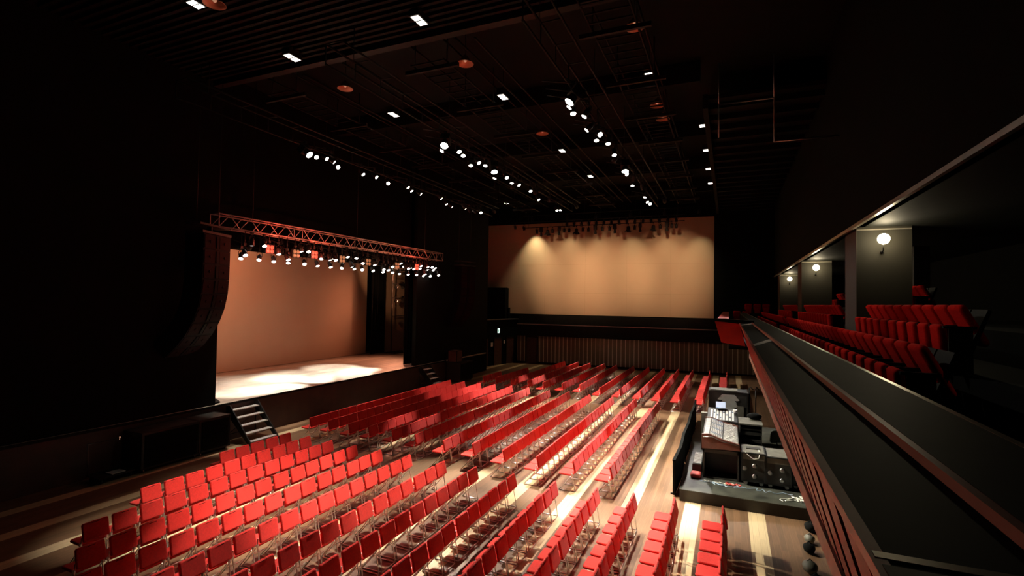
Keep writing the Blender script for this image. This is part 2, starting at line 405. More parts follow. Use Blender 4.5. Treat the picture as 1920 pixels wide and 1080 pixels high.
# ------------------------------------------------------------------ far screen
b = MB()
xs = [(-19.4, 6.3), (-17.4, 6.3), (-17.4, 4.1), (-1.02, 4.1), (-1.02, 11.68), (-19.4, 11.68)]
v = [(x, WY(x)-.06, z) for x, z in xs]+[(x, WY(x)-.01, z) for x, z in xs]
b.add(v, [(0, 1, 2, 3, 4, 5), (11, 10, 9, 8, 7, 6)]+[(i, i+6, (i+1) % 6+6, (i+1) % 6) for i in range(6)])
scr = b.build('projection_screen', 'screen_cloth'); tag(scr, 'huge tan projection screen filling the far wall above the slatted panelling', 'screen')
b = MB()
for z in (5.85, 8.2):
    b.add([(-17.3, WY(-17.3)-.064, z), (-1.05, WY(-1.05)-.064, z), (-1.05, WY(-1.05)-.064, z+.02), (-17.3, WY(-17.3)-.064, z+.02)], [(0, 1, 2, 3)])
for x in (-14.1, -10.7, -7.4, -4.1):
    b.add([(x, WY(x)-.064, 4.1), (x+.02, WY(x)-.064, 4.1), (x+.02, WY(x)-.064, 11.6), (x, WY(x)-.064, 11.6)], [(0, 1, 2, 3)])
mat('seam', (.50, .37, .23), .9, noise=.05); b.build('seam', 'seam', scr)

# ================================================================== LIGHT FIXTURES
def aim_rot(d):
    """rotation that sends local -Z to direction d"""
    return Vector(d).to_track_quat('-Z', 'Y').to_euler()
def fixture_proto(name, cat, lens_mat='lens', r=.105, L=.34, kind='par'):
    t = thing(name, 'tmp', cat)
    b = MB(); b.box(-.03, .03, -.05, .05, .0, .09); b.tube([(0, 0, 0), (0, 0, -.06)], .012, 6); b.build('clamp', 'black_metal', t)
    b = MB(); b.tube([(-r-.03, 0, -.24), (-r-.03, 0, -.10), (-r*.6, 0, -.055), (r*.6, 0, -.055), (r+.03, 0, -.10), (r+.03, 0, -.24)], .010, 6); b.build('yoke', 'black_metal', t)
    b = MB()
    if kind == 'par':
        b.lathe([(0, L*.5), (r*.45, L*.5), (r*.75, L*.34), (r*.96, L*.16), (r, -L*.5), (r*.95, -L*.5), (r*.9, L*.14), (0, L*.14)], 14)
    else:
        b.box(-r*1.1, r*1.1, -r*1.1, r*1.1, -L*.1, L*.55); b.lathe([(r*.8, -L*.1), (r*.8, -L*.35), (r, -L*.36), (r, -L*.6), (r*.92, -L*.6), (r*.92, -L*.34), (0, -L*.3)], 14)
    bd = b.build('lamp_body', 'black_metal', t); bd.location = (0, 0, -.26)
    b = MB(); b.disc(r*.93, -L*.5+.012 if kind == 'par' else -L*.56, 16, flip=True); b.build('lens', lens_mat, bd)
    return t
def body_of(o):
    for c in o.children:
        if c.name.startswith('lamp_body'): return c
PAR = Proto(fixture_proto('stage_spotlight', 'spotlight'))
PARBIG = Proto(fixture_proto('stage_spotlight', 'spotlight', r=.14, L=.42, kind='box'))
PAROFF = Proto(fixture_proto('stage_spotlight', 'spotlight', 'lens_off'))
ELL = Proto(fixture_proto('profile_spotlight', 'spotlight', 'lens_off', r=.10, L=.62, kind='box'))
def spot(parent, energy, angle, blend=.5, col=(1, .93, .81), rad=.06, off=-.30):
    ld = bpy.data.lights.new('spot_lamp', 'SPOT'); ld.energy = energy; ld.spot_size = math.radians(angle); ld.spot_blend = blend
    ld.color = col; ld.shadow_soft_size = rad
    o = bpy.data.objects.new('spot_lamp', ld); COL.objects.link(o); o.parent = parent; o.location = (0, 0, off); return o
def place_fix(proto, label, group, loc, target, energy=0, angle=30, blend=.5, col=(1, .93, .81)):
    o = proto.get(label, group, loc)
    bd = body_of(o)
    d = Vector(target)-(Vector(loc)+Vector((0, 0, -.26)))
    bd.rotation_euler = aim_rot(d)
    if energy: PENDING.append((bd, energy, angle, blend, col))
    LASTFIX[0] = o
    return o
PENDING = []; LASTFIX = [None]

# ---- three long battens above the audience
B_Z = 10.85
def invpix(px, py, z):
    d = _r*((px-960)/FPX)-_u*((py-540)/FPX)+_f; t = (z-CAMZ)/d.z; return Vector((0, 0, CAMZ))+d*t
b1 = [(573, 283), (591, 292), (608, 294), (621, 300), (632, 312), (678, 323), (702, 329), (726, 342), (762, 348), (769, 354), (785, 361), (824, 369), (835, 379), (844, 385), (870, 388), (879, 394), (889, 396), (901, 396)]
b2 = [(835, 265), (832, 278), (859, 280), (868, 287), (883, 305), (895, 301), (911, 305), (926, 314), (929, 329), (949, 329), (960, 338), (971, 343), (961, 348), (994, 354), (1002, 359), (1008, 371), (1030, 374), (1043, 391), (1051, 390)]
b3 = [(1077, 179), (1073, 194), (1074, 206), (1100, 211), (1106, 238), (1122, 250), (1118, 257), (1140, 263), (1151, 285), (1154, 297), (1172, 312), (1172, 324), (1189, 333), (1186, 343), (1204, 350), (1210, 365), (1218, 380), (1212, 375)]
BT = {'left': (b1, -14.95), 'middle': (b2, -9.25), 'right': (b3, -3.95)}
rng = random.Random(11)
aims = {'left': [(-2.2, 14.3), (-1, 9), (-.1, 16.4), (-2.0, 23), (.56, 7.2), (-4, 17), (0, 18), (.5, 9.5), (-3.5, 20), (-6, 22), (-1, 27), (-4, 26), (-8, 24), (-2.5, 31), (-6, 30), (-8, 35.5), (-1, 35.5), (-8, 19)],
        'middle': [(-6, 7.5), (-11.5, 8.0), (-1.5, 11), (-4.5, 10.5), (-7, 13), (-.1, 16.5), (-8, 16.5), (-5.5, 18.5), (-10.5, 18), (-3, 14), (-8, 21), (-1, 21), (-11, 23), (-5, 25), (-7, 28), (-2.2, 22.4), (-10, 27), (-4, 30), (-8, 33), (-4, 36), (-11, 35)],
        'right': [(-9.3, 7.6), (-10.6, 9.0), (-1.5, 8.5), (-8.6, 10.2), (-12.6, 16.5), (-13, 15), (-2.5, 14), (-2, 18.5), (-1.5, 21.5), (-12.5, 22), (-3, 24), (-1, 26), (-4.5, 27), (-4, 28), (-2, 31), (-5, 33), (1, 15.5), (1.5, 29)]}
for nm, (pts, bx) in BT.items():
    # the batten itself: two pipes with rungs, hung from the ceiling
    t = thing('lighting_batten', 'long black pipe batten hung below the ceiling, the %s of three over the seats' % nm, 'lighting batten', (bx, 0, B_Z), 0, 'lighting battens over the seats')
    y0, y1 = 9.5, 31
    for dx, dz in ((0, 0), (0, .5), (.5, .5)):
        b = MB(); b.tube([(dx, y0, dz+.1), (dx, y1, dz+.1)], .03, 8); b.build('pipe', 'black_metal', t)
    y = y0
    while y <= y1:
        b = MB(); b.tube([(0, y, .1), (0, y, .6)], .018, 5); b.tube([(0, y, .6), (.5, y, .6)], .018, 5); b.build('rung', 'black_metal', t); y += 1.075
    for y in (10.5, 15.5, 20.5, 25.5, 30.5):
        b = MB(); b.tube([(.0, y, .6), (.0, y, CEIL-B_Z-.02)], .012, 5); b.build('hanger_rod', 'black_metal', t)
    for k, (px, py) in enumerate(pts):
        q = invpix(px, py, B_Z-.42)
        tx, ty = aims[nm][k % len(aims[nm])]
        tx += rng.uniform(-.5, .5); ty += rng.uniform(-.5, .5)
        if nm != 'left' and k not in (9, 12, 14, 16): ty = min(ty, q.y-2.5-2*rng.random())
        big = (px, py) in ((573, 283), (926, 314), (1077, 179), (1172, 312), (835, 265))
        place_fix(PARBIG if big else PAR, '%sstage spotlight on the %s ceiling batten, %s from its near end' % ('large lit ' if big else 'lit ', nm, ordw(k+1)), 'lit spotlights on the ceiling battens',
                  (q.x, q.y, B_Z-.16), (.5, 7.6, 2.3) if (nm == 'left' and k == 4) else (2.3, 8.6 if k == 5 else 15, 4.4) if (nm == 'right' and k in (5, 11)) else (tx, ty, 0), (.06 if (nm == 'right' and k in (5, 11)) else 1)*K_FLOOR*rng.uniform(.5, 1.35)*{'left': 1.6, 'middle': 1.1, 'right': .65}[nm], 9 if (nm == 'left' and k == 4) else 34 if (nm == 'right' and k in (5, 11)) else rng.choice((15, 19, 24, 30)), rng.uniform(.4, .9),
                  (1, .93+rng.uniform(-.03, .04), .82+rng.uniform(-.06, .08)))
        o_ = LASTFIX[0]; bd_ = body_of(o_); bd_.scale = (1, 1, 1) if big else (.8, .8, .9); b = MB(); b.tube([(bx-q.x, 0, .26), (0, 0, .06)], .016, 6); b.build('side_arm', 'black_metal', o_)

# ---- box truss in front of the stage with its cluster of lamps
TX0, TX1, TZ0, TZ1, TY0, TY1 = -16.0, -16.45, 7.52, 7.97, 11.75, 26.4
t = thing('lighting_truss', 'long metal box truss with red-lit lattice, hanging across the stage front', 'truss', ((TX0+TX1)/2, TY0, TZ0))
xc = (TX0-TX1)/2
for sx in (-1, 1):
    for z in (0, TZ1-TZ0):
        b = MB(); b.tube([(sx*xc, 0, z), (sx*xc, TY1-TY0, z)], .026, 8); b.build('chord', 'truss_metal', t)
nb = 36; dy = (TY1-TY0)/nb
bmz = MB().tube([(0, 0, 0), (0, dy, TZ1-TZ0)], .013, 6).build('brace', 'truss_metal', t)
bmx = MB().tube([(0, 0, 0), (2*xc, dy, 0)], .011, 6).build('brace', 'truss_metal', t)
bmz.location = (xc, 0, 0); bmx.location = (-xc, 0, 0)
def cp_(o, loc, par, sc=None):
    c = o.copy(); COL.objects.link(c); c.parent = par; c.location = loc
    if sc: c.scale = sc
    return c
for i in range(1, nb): cp_(bmz, (xc, i*dy, 0 if i % 2 == 0 else TZ1-TZ0), t, (1, 1, 1 if i % 2 == 0 else -1))
for i in range(0, nb, 2): cp_(bmz, (-xc, i*dy, 0), t)
for i in range(1, nb): cp_(bmx, (-xc if i % 2 == 0 else xc, i*dy, 0), t, (1 if i % 2 == 0 else -1, 1, 1))
for i in (0, 9, 18, 27, 36):
    b = MB(); y = i*dy; Z = TZ1-TZ0
    b.tube([(-xc, y, 0), (xc, y, 0), (xc, y, Z), (-xc, y, Z), (-xc, y, 0)], .02, 6); b.build('end_frame', 'truss_metal', t)
for y in (1.5, 7.2, 13.0):
    b = MB(); b.tube([(0, y, TZ1-TZ0), (0, y, CEIL-TZ0-.02)], .012, 5); b.build('hanging_cable', 'black_metal', t)
rg = random.Random(5)
k = 0; y = 12.75; cnt = 0
def blinder_proto(name, lens):
    t = thing(name, 'tmp', 'stage lamp')
    b = MB(); b.box(-.03, .03, -.05, .05, 0, .08); b.tube([(0, 0, 0), (0, 0, -.08)], .012, 6); b.build('clamp', 'black_metal', t)
    b = MB(); b.box(-.05, .05, -.19, .19, -.42, -.08); b.build('housing', 'black_metal', t)
    ld = bpy.data.lights.new('blinder_light', 'POINT'); ld.energy = 70 if lens == 'lens_red' else 10; ld.color = (1, .12, .07) if lens == 'lens_red' else (1, .4, .2); ld.shadow_soft_size = .12
    lo = bpy.data.objects.new('blinder_light', ld); COL.objects.link(lo); lo.parent = t; lo.location = (.35, 0, -.30)
    for iy in (-1, 1):
        for iz in (-1, 1):
            b = MB(); M = T(.052, iy*.088, -.25+iz*.082) @ R(90, 'Y'); b.lathe([(.075, 0), (.07, .015), (.02, .004), (0, .004)], 12, M); b.build('lens', lens, t)
    return t
BLR = Proto(blinder_proto('four_lamp_blinder', 'lens_red')); BLA = Proto(blinder_proto('four_lamp_blinder', 'lens_amber'))
FRONT = {2: (-15.9, 13.1, .7), 5: (-13.0, 12.9, 0), 8: (-14.2, 15.5, 0), 12: (-13.8, 17.6, 0), 16: (-13.9, 19.6, 0), 21: (-13.9, 22, 0), 27: (-13, 24.5, 0)}
K_FRONT = 900
TRUSS = bpy.data.objects['lighting_truss']
def dropper(x, y, z):
    q = TRUSS.location; MB().tube([(x-q.x, y-q.y, z-q.z), (x-q.x, y-q.y, TZ0-q.z)], .014, 6).build('drop_pipe', 'black_metal', TRUSS)
while y < 25.9:
    cnt += 1
    # front row of the truss
    for row, (x, zz) in enumerate(((TX0, TZ0-.12), (TX1, TZ0-.12))):
        k += 1
        yy = y+rg.uniform(-.08, .08)+row*.2
        hall = row == 0 or cnt % 2 == 1; low = (rg.choice((0, .22, .42)) if row == 0 else (.5 if hall else .1))
        if cnt in (4, 10, 30) and row == 0:
            BLR.get('four-lamp blinder glowing red under the stage truss, %s from its left end' % ordw(cnt), 'red blinders on the stage truss', (x, yy, zz-.2)); dropper(x, yy, zz-.13); continue
        if cnt in (7, 14, 19, 25) and row == 0:
            BLA.get('four-lamp blinder glowing dull amber under the stage truss, %s from the left' % ordw(cnt), 'amber blinders on the stage truss', (x, yy, zz-.25)); dropper(x, yy, zz-.18); continue
        tgt = (rg.uniform(-20.6, -17.2), max(12.8, min(23.2, yy+rg.uniform(-2.5, 2.0))), SZ)
        # lamps are tipped slightly towards the hall or the stage
        en = 2*K_STAGE*rg.uniform(.4, 1.3) if not hall and y < 22.4 else 0
        face = (x+rg.uniform(.9, 2.2), yy+rg.uniform(-1.6, -.2), zz-3)
        if row == 0 and cnt in FRONT: face = FRONT[cnt]; en = K_FRONT
        o = place_fix(PAR, 'lit par lamp under the stage truss, %s pair from the left, %s' % (ordw(cnt), 'front pipe' if row == 0 else 'rear pipe'), 'lit lamps under the stage truss',
                  (x, yy, zz-low), tgt if en and not (row == 0 and cnt in FRONT) else face, en, rg.choice((20, 26, 34, 42)), rg.uniform(.4, .9), (1, .95, .84))
        b = MB(); b.tube([(0, 0, .08), (0, 0, low+.12)], .014, 6); b.build('drop_pipe', 'black_metal', o)
    y += .375
# orange wash onto the backdrop from a bar behind the border
WASH = []
t = thing('wash_bar', 'black pipe behind the stage border carrying the backdrop wash lamps', 'lighting bar', (-18.6, 12.5, 8.6))
b = MB(); b.tube([(0, 0, 0), (0, 12, 0)], .03, 8); b.build('pipe', 'black_metal', t)
for yy in (.5, 11.5):
    b = MB(); b.tube([(0, yy, 0), (0, yy, CEIL-8.62)], .012, 5); b.build('hanger_rod', 'black_metal', t)
for yy in (12.8, 14.8, 16.8, 18.6):
    place_fix(PAROFF, 'wash lamp on the pipe behind the stage border, %s from the left' % ordw(len(WASH)+1), 'wash lamps behind the stage border', (-18.6, yy, 8.53), (CX, yy, 6.3), K_WASH*(.75, .8, .62, .25)[len(WASH)], 110, 1.0, (1, .36, .19)); WASH.append(1)
place_fix(PAROFF, 'added lamp at the right end of the pipe behind the stage border', 'wash lamps behind the stage border', (-18.6, 24.0, 8.53), (CX-.2, 31.0, 7.2), 420, 50, .6, (1, .5, .25))  # unseen lamp added to brighten the side cloth

# ---- bar of hanging profile lights in front of the far screen
barY = 37.5
t = thing('lighting_bar', 'long black lighting bar hanging in front of the far screen', 'lighting bar', (-9, barY, 11.05))
for z, x0, x1 in ((0, -6.2, 6.1), (.45, -7.3, 6.1)):
    b = MB(); b.tube([(x0, 0, z), (x1, 0, z)], .03, 8); b.build('pipe', 'black_metal', t)
for x in (-5.8, -3, 0, 3, 5.6):
    b = MB(); b.tube([(x, 0, 0), (x, 0, CEIL-11.07)], .012, 5); b.build('hanger_rod', 'black_metal', t)
xs_bar = [-14.08, -13.72, -13.19, -12.77, -12.22, -11.81, -11.41, -10.83, -10.32, -9.88, -9.35, -8.79, -8.26, -7.87, -6.86, -6.4, -6.0, -5.06, -4.58, -4.11, -3.77, -3.47]
lit = {1: 1.7, 5: .7, 9: .35, 14: .9, 17: .35}
for k, x in enumerate(xs_bar):
    if x in (-13.19, -10.83, -6.86, -5.06): continue
    pr = ELL if k % 3 == 1 else PAROFF
    place_fix(pr, 'dark stage lamp hanging from the bar before the far screen, %s from the left' % ordw(k+1), 'dark lamps on the bar before the far screen', (x, barY, 10.98 if k % 4 else 11.0), (x+random.uniform(-.1, .1), barY+random.uniform(0, .35), 9))
place_fix(PAROFF, 'dark lamp left of the far lighting bar, nearer one', 'dark lamps left of the far bar', (-15.96, 37.5, 11.4), (-15.7, 38, 9)); place_fix(PAROFF, 'dark lamp left of the far lighting bar, beside its end', 'dark lamps left of the far bar', (-15.2, 37.5, 11.3), (-14.9, 38, 9))
def barn_proto():
    t = thing('barn_door_spotlight', 'tmp', 'spotlight')
    b = MB(); b.box(-.03, .03, -.05, .05, 0, .09); b.tube([(0, 0, 0), (0, 0, -.14)], .012, 6); b.build('clamp', 'black_metal', t)
    b = MB(); b.lathe([(0, -.12), (.09, -.13), (.13, -.2), (.14, -.40), (.12, -.40), (0, -.36)], 14); bd = b.build('lamp_body', 'black_metal', t)
    for k in range(4):
        a = k*90; M = R(a, 'Z') @ T(.14, 0, -.40) @ R(-38, 'Y')
        b = MB(); b.prism([(-.11, 0), (.11, 0), (.17, -.2), (-.17, -.2)], -.004, .004, 'x', M); b.build('barn_door', 'black_metal', t)
    return t
BD = Proto(barn_proto())
for k, x in enumerate((-13.19, -10.83, -6.86, -5.06)):
    BD.get('black lamp with flared barn doors on the far bar, %s from the left' % ordw(k+1), 'barn door lamps on the far bar', (x, barY+.0, 10.96))
for k in range(15):
    x = -11.6+k*.58
    place_fix(PAROFF, 'dark lamp on the upper pipe of the far lighting bar, %s from the left' % ordw(k+1), 'dark lamps on the upper far pipe', (x, barY+.0, 11.42), (x+random.uniform(-.3, .3), barY+random.uniform(-.4, .4), 9))
t = thing('flood_pipe', 'thin black pipe above the far bar carrying the small floods', 'lighting bar', (-8.5, 38.55, 12.2))
b = MB(); b.tube([(-7.2, 0, 0), (7.2, 0, 0)], .03, 8); b.build('pipe', 'black_metal', t)
for x in (-6.5, -2, 2, 6.5):
    b = MB(); b.tube([(x, 0, 0), (x, 0, CEIL-12.22)], .012, 5); b.build('hanger_rod', 'black_metal', t)
# shelf of small grazing floods above the screen
for k, (x, e, a) in enumerate(((-14.9, 2.3, 66), (-11.9, .5, 60), (-9.6, .3, 60), (-6.9, .55, 60), (-4.4, .3, 60), (-2.0, .7, 60))):
    place_fix(PAROFF, 'small flood lamp above the far bar aimed at the screen, %s from the left' % ordw(k+1), 'floods over the far bar', (x, 38.55, 12.1), (x+.15, WY(x), 5.2), K_SCREEN*e*.10, a+12, 1.0, (1, .80, .50))
for k, x in enumerate((-14.45, -8.75, -3.45)):  # fill lamps added to even out the light on the screen
    place_fix(PAROFF, 'added wide fill lamp high before the far screen, %s from the left' % ordw(k+1), 'added fill floods before the far screen', (x, 30.2, 11.38), (x+(2.2, 0, -.8)[k], WY(x), 7.2), K_SCREEN*.8, 46, 1.0, (1, .61, .37))

for bd, en, an, bl, col in PENDING: spot(bd, en, an, bl, col)

# ---- square ceiling lamps (pairs of panes), copper pendants
def sq_proto():
    t = thing('ceiling_lamp', 'tmp', 'ceiling light')
    b = MB(); b.box(-.34, .34, -.19, .19, 0, .22); b.box(-.36, .36, -.21, .21, -.02, .01); b.build('housing', 'black_metal', t)
    for s in (-1, 1):
        b = MB(); b.box(s*.17-.13, s*.17+.13, -.15, .15, -.03, -.021); b.build('lamp_pane', 'square_lamp', t)
    b = MB(); b.tube([(0, 0, .2), (0, 0, .9)], .02, 6); b.build('stem', 'black_metal', t)
    return t
SQ = Proto(sq_proto())
sqn = [(548, 107, 0, 'twin square ceiling lamp over the far left seats, nearest of that line'), (786, 37, 0, 'twin square ceiling lamp at the top centre, nearest of the middle line'), (738, 214, 0, 'twin square ceiling lamp left of the middle batten'), (943, 181, 0, 'twin square ceiling lamp between the middle and right battens'), (1054, 282, 0, 'twin square ceiling lamp further along the middle line'), (1107, 330, 0, 'small square ceiling lamp above the far screen, end of the middle line'), (950, 381, 0, 'small square ceiling lamp just above the screen top'),
       (1256, 262, 1, 'square ceiling lamp right of the right batten'), (1318, 235, 1, 'square lamp at the gallery edge, nearest of four'), (1324, 281, 1, 'square lamp at the gallery edge, second of four'), (1328, 316, 1, 'square lamp at the gallery edge, third of four'), (1332, 343, 1, 'square lamp at the gallery edge, farthest of four'), (1217, 138, 2, 'small lit ceiling lamp above the right batten'), (367, 7, 1, 'lit ceiling lamp at the upper left corner')]
for px, py, kd, lab in sqn:
    z = 12.3
    q = invpix(px, py, z); o = SQ.get(lab, 'square ceiling lamps', (q.x, q.y, z), (0, 0, math.radians(90)))
    o.scale = (.72, .72, 1)
    if kd: o.scale = (.5, .8, 1)
    if kd == 2: o.scale = (.3, .8, 1)
def dome_proto():
    t = thing('pendant_lamp', 'tmp', 'pendant lamp')
    b = MB(); b.lathe([(.03, .26), (.06, .24), (.14, .14), (.24, .02), (.26, 0), (.25, -.005), (.13, .12), (.05, .2), (.03, .2)], 18); b.build('lamp_shade', 'dome_copper', t)
    b = MB(); b.sphere((0, 0, .10), .05); b.build('bulb', 'lens_dim', t)
    b = MB(); b.tube([(0, 0, .25), (0, 0, 1.05)], .012, 5); b.build('cord', 'black_metal', t)
    return t
DM = Proto(dome_proto())
for px, py, lab in ((1190, 55, 'copper pendant dome beside the right catwalk, nearest'), (872, 123, 'copper pendant dome above the middle batten'), (647, 169, 'copper pendant dome above the left batten'), (1017, 253, 'small copper pendant dome left of the right batten'), (1243, 226, 'small copper pendant dome right of the right batten'), (1232, 201, 'small copper pendant dome just above another one'), (402, 12, 'faint copper pendant dome at the upper left')):
    q = invpix(px, py, 12.1); DM.get(lab, 'copper pendant domes', (q.x, q.y, 12.15))

# ---- catwalk frames and pipes under the ceiling
def catwalk(label, x, w, y0, y1, z):
    t = thing('catwalk', label, 'catwalk', (x, y0, z), 0, 'steel catwalks under the ceiling'); L = y1-y0
    for xx in (0, w):
        for zz in (0, .55):
            b = MB(); b.tube([(xx, 0, zz), (xx, L, zz)], .03, 6); b.build('rail', 'beam_paint', t)
    b = MB(); y = 0
    while y < L: b.box(0, w, y, y+.05, -.03, 0); y += .42
    b.build('grating', 'rib_paint', t)
    y = .2
    while y < L:
        b = MB(); b.box(-.35, w+.35, y, y+.09, -.15, -.04); b.build('crossbeam', 'beam_paint', t)
        for xx in (0, w): b = MB(); b.tube([(xx, y, 0), (xx, y, CEIL-z-.02)], .02, 5); b.build('hanger_rod', 'black_metal', t)
        y += 3.1
catwalk('dark steel catwalk above the left lighting batten', -14.4, 1.1, 12.2, 36, 12.0)
catwalk('dark steel catwalk above the middle lighting batten', -8.6, 1.1, 12.2, 36, 12.0)
catwalk('dark steel catwalk above the right lighting batten', -3.2, 1.1, 9.0, 36, 12.0)
for k, (x, z) in enumerate(((-12.6, 12.3), (-11.0, 12.4), (-10.6, 12.4), (-7.0, 12.4), (-6.4, 12.3))):
    b = MB(); b.tube([(x, 12, z), (x, 36, z)], .035, 6); o = b.build('ceiling_pipe', 'beam_paint'); tag(o, 'thin dark pipe running under the ceiling, %s from the left' % ordw(k+1), 'pipe', 'ceiling pipes')
# railing of the gallery opening
b = MB(); b.tube([(-.3, 16.4, 10.2), (-.3, 16.4, 11.2), (1.2, 16.4, 11.2), (1.2, 16.4, 9.9), (3, 16.4, 9.9)], .03, 6)
b.tube([(1.2, 16.4, 11.2), (1.2, 16.4, 12.5)], .03, 6); b.tube([(-.3, 16.4, 11.2), (-.3, 16.4, 12.5)], .02, 6)
o = b.build('pipe_frame', 'steel'); tag(o, 'thin grey pipe frame hanging at the edge of the right gallery', 'pipe frame')
#@@PART2@@
# ================================================================== SPEAKERS, CASES
def line_array(label, x, y, ztop, n, w, yaw):
    t = thing('line_array_speaker', label, 'speaker', (x, y, ztop), math.radians(yaw), 'hanging line array speakers')
    b = MB(); b.box(-.35, .25, -w/2-.05, w/2+.05, .02, .10); b.box(-.1, .05, -.03, .03, .1, .3); b.box(-.3, .2, -w/2-.1, w/2+.1, .28, .34); b.build('rigging_frame', 'black_metal', t)
    for s in (-1, 1): b = MB(); b.tube([(-.1, s*w*.4, .34), (-.1, s*w*.4, CEIL-ztop-.02)], .012, 5); b.build('hanging_cable', 'black_metal', t)
    px, pz, a = 0.25, 0.0, 0.0; h = .475
    tilt = [0, 0, 1, 3, 7, 9, 9, 9, 9, 9]
    for i in range(n):
        a += tilt[min(i, 9)]; ra = math.radians(a)
        M = T(px, 0, pz) @ R(a, 'Y'); zc = .0
        b = MB(); b.prism([(0, -.004), (0, -h+.002), (-.6, -h+.002), (-.6, -.004)], -w/2, w/2, 'y', M); c = b.build('cabinet', 'cab_black', t)
        for s in (-1, 1):
            b = MB(); b.box(.0, .012, s*w*.27-w*.19, s*w*.27+w*.19, -h+.04, -.04, M); b.build('grille', 'grille_redlit', c)
        for s in (-1, 1):
            b = MB(); b.lathe([(.045, 0), (.045, .012), (.03, .016), (0, .016)], 10, M @ T(.012, s*w*.27, -h/2) @ R(90, 'Y')); b.build('emblem', 'grille_redlit', c)
        b = MB(); b.box(.0, .025, -w*.05, w*.05, -h+.05, -.05, M)
        b.build('horn', 'cab_black', c)
        px += -math.sin(ra)*h; pz += -math.cos(ra)*h
    return t
line_array('tall curved black line array speaker hanging left of the stage opening', -15.5, 11.1, 7.1, 9, 1.35, 20)
line_array('tall curved black line array speaker hanging right of the stage opening', -15.5, 28.4, 7.3, 9, 1.35, -15)

def road_case(name, label, cat, x0, x1, y0, y1, z0, z1, casters=True, body='case_black', group=None, lid=None):
    cx, cy_ = (x0+x1)/2, (y0+y1)/2; w, d = (x1-x0)/2, (y1-y0)/2; h = z1-z0
    t = thing(name, label, cat, (cx, cy_, z0), 0, group); zb = .11 if casters else 0
    b = MB(); b.box(-w, w, -d, d, zb, h*.8 if lid else h); b.build('case_body', body, t)
    if lid: b = MB(); b.box(-w, w, -d, d, h*.8, h); b.build('lid', lid, t)
    b = MB()
    for sx in (-1, 1):
        for sy_ in (-1, 1): b.box(sx*w-.018, sx*w+.018, sy_*d-.018, sy_*d+.018, zb, h+.004)
    for sx in (-1, 1): b.box(sx*w-.018, sx*w+.018, -d, d, h-.02, h+.006); b.box(sx*w-.018, sx*w+.018, -d, d, zb-.006, zb+.02)
    for sy_ in (-1, 1): b.box(-w, w, sy_*d-.018, sy_*d+.018, h-.02, h+.006); b.box(-w, w, sy_*d-.018, sy_*d+.018, zb-.006, zb+.02)
    b.build('edge_profile', 'black_metal', t)
    if casters:
        for sx in (-1, 1):
            for sy_ in (-1, 1):
                b = MB(); M = T(sx*(w-.09), sy_*(d-.09), .05) @ R(90, 'X'); b.lathe([(0, -.018), (.05, -.018), (.05, .018), (0, .018)], 12, M, False)
                b.box(sx*(w-.09)-.03, sx*(w-.09)+.03, sy_*(d-.09)-.03, sy_*(d-.09)+.03, .09, zb+.002); b.build('caster', 'steel', t)
    return t
def side_decor(t, x, pts, m='steel'):
    for kind, y, z in pts:
        b = MB()
        if kind == 'latch': b.lathe([(.07, 0), (.07, .012), (.03, .02), (0, .02)], 10, T(x, y, z) @ R(90, 'Y'))
        b.build('latch', m, t)
# low black boxes in front of the left stage front
c1 = road_case('subwoofer', 'black subwoofer box on casters in front of the stage, beside the left stairs', 'speaker', -16.28, -15.5, 10.95, 12.0, 0, 1.15, group='black boxes along the stage front')
c2 = road_case('subwoofer', 'long black subwoofer box on casters, second from the left stairs', 'speaker', -16.28, -15.45, 9.2, 10.9, 0, 1.15, group='black boxes along the stage front')
for c, d in ((c1, .5), (c2, .83)):
    b = MB(); b.box(.40 if c is c1 else .425, .43 if c is c1 else .45, -d+.05, d-.05, .16, 1.08); b.box(.42, .46, -d+.05, d-.05, .60, .63); b.build('grille', 'cab_black', c)
# hand truck with papers
t = thing('hand_trolley', 'dark hand trolley with a pale sheet on its deck, far left floor', 'trolley', (-15.8, 8.62, 0))
b = MB(); b.box(-.3, .3, -.45, .45, .14, .18); b.build('deck', 'black_metal', t)
b = MB(); b.tube([(-.28, -.42, .18), (-.34, -.42, 1.0), (-.34, .42, 1.0), (-.28, .42, .18)], .018, 6); b.build('handle', 'steel', t)
for sx in (-1, 1):
    for s in (-1, 1):
        b = MB(); b.lathe([(0, -.02), (.06, -.02), (.06, .02), (0, .02)], 12, T(sx*.22, s*.36, .06) @ R(90, 'X'), False); b.box(sx*.22-.02, sx*.22+.02, s*.36-.03, s*.36+.03, .06, .142); b.build('wheel', 'rubber', t)
b = MB(); b.box(-15.85, -15.55, 8.5, 8.85, .181, .2); o = b.build('paper_stack', 'paper'); tag(o, 'pale sheet of paper lying on the dark hand trolley', 'paper')
b = MB(); b.sphere((0, 0, 0), .02, 8, 5); b.tube([(0, 0, -.01), (-.02, 0, -.07)], .01, 6); o = b.build('work_light', 'lens_dim'); o.location = (-16.05, 8.95, 1.04); tag(o, 'tiny shiny lamp clipped to the hand trolley handle', 'work light')
b = MB(); b.box(-.04, .04, -.03, .03, 0, .1); o = b.build('indicator_box', 'led_red'); o.location = (-16.5, 10.85, SZ); tag(o, 'tiny glowing red indicator light on the dark stage edge', 'indicator light')
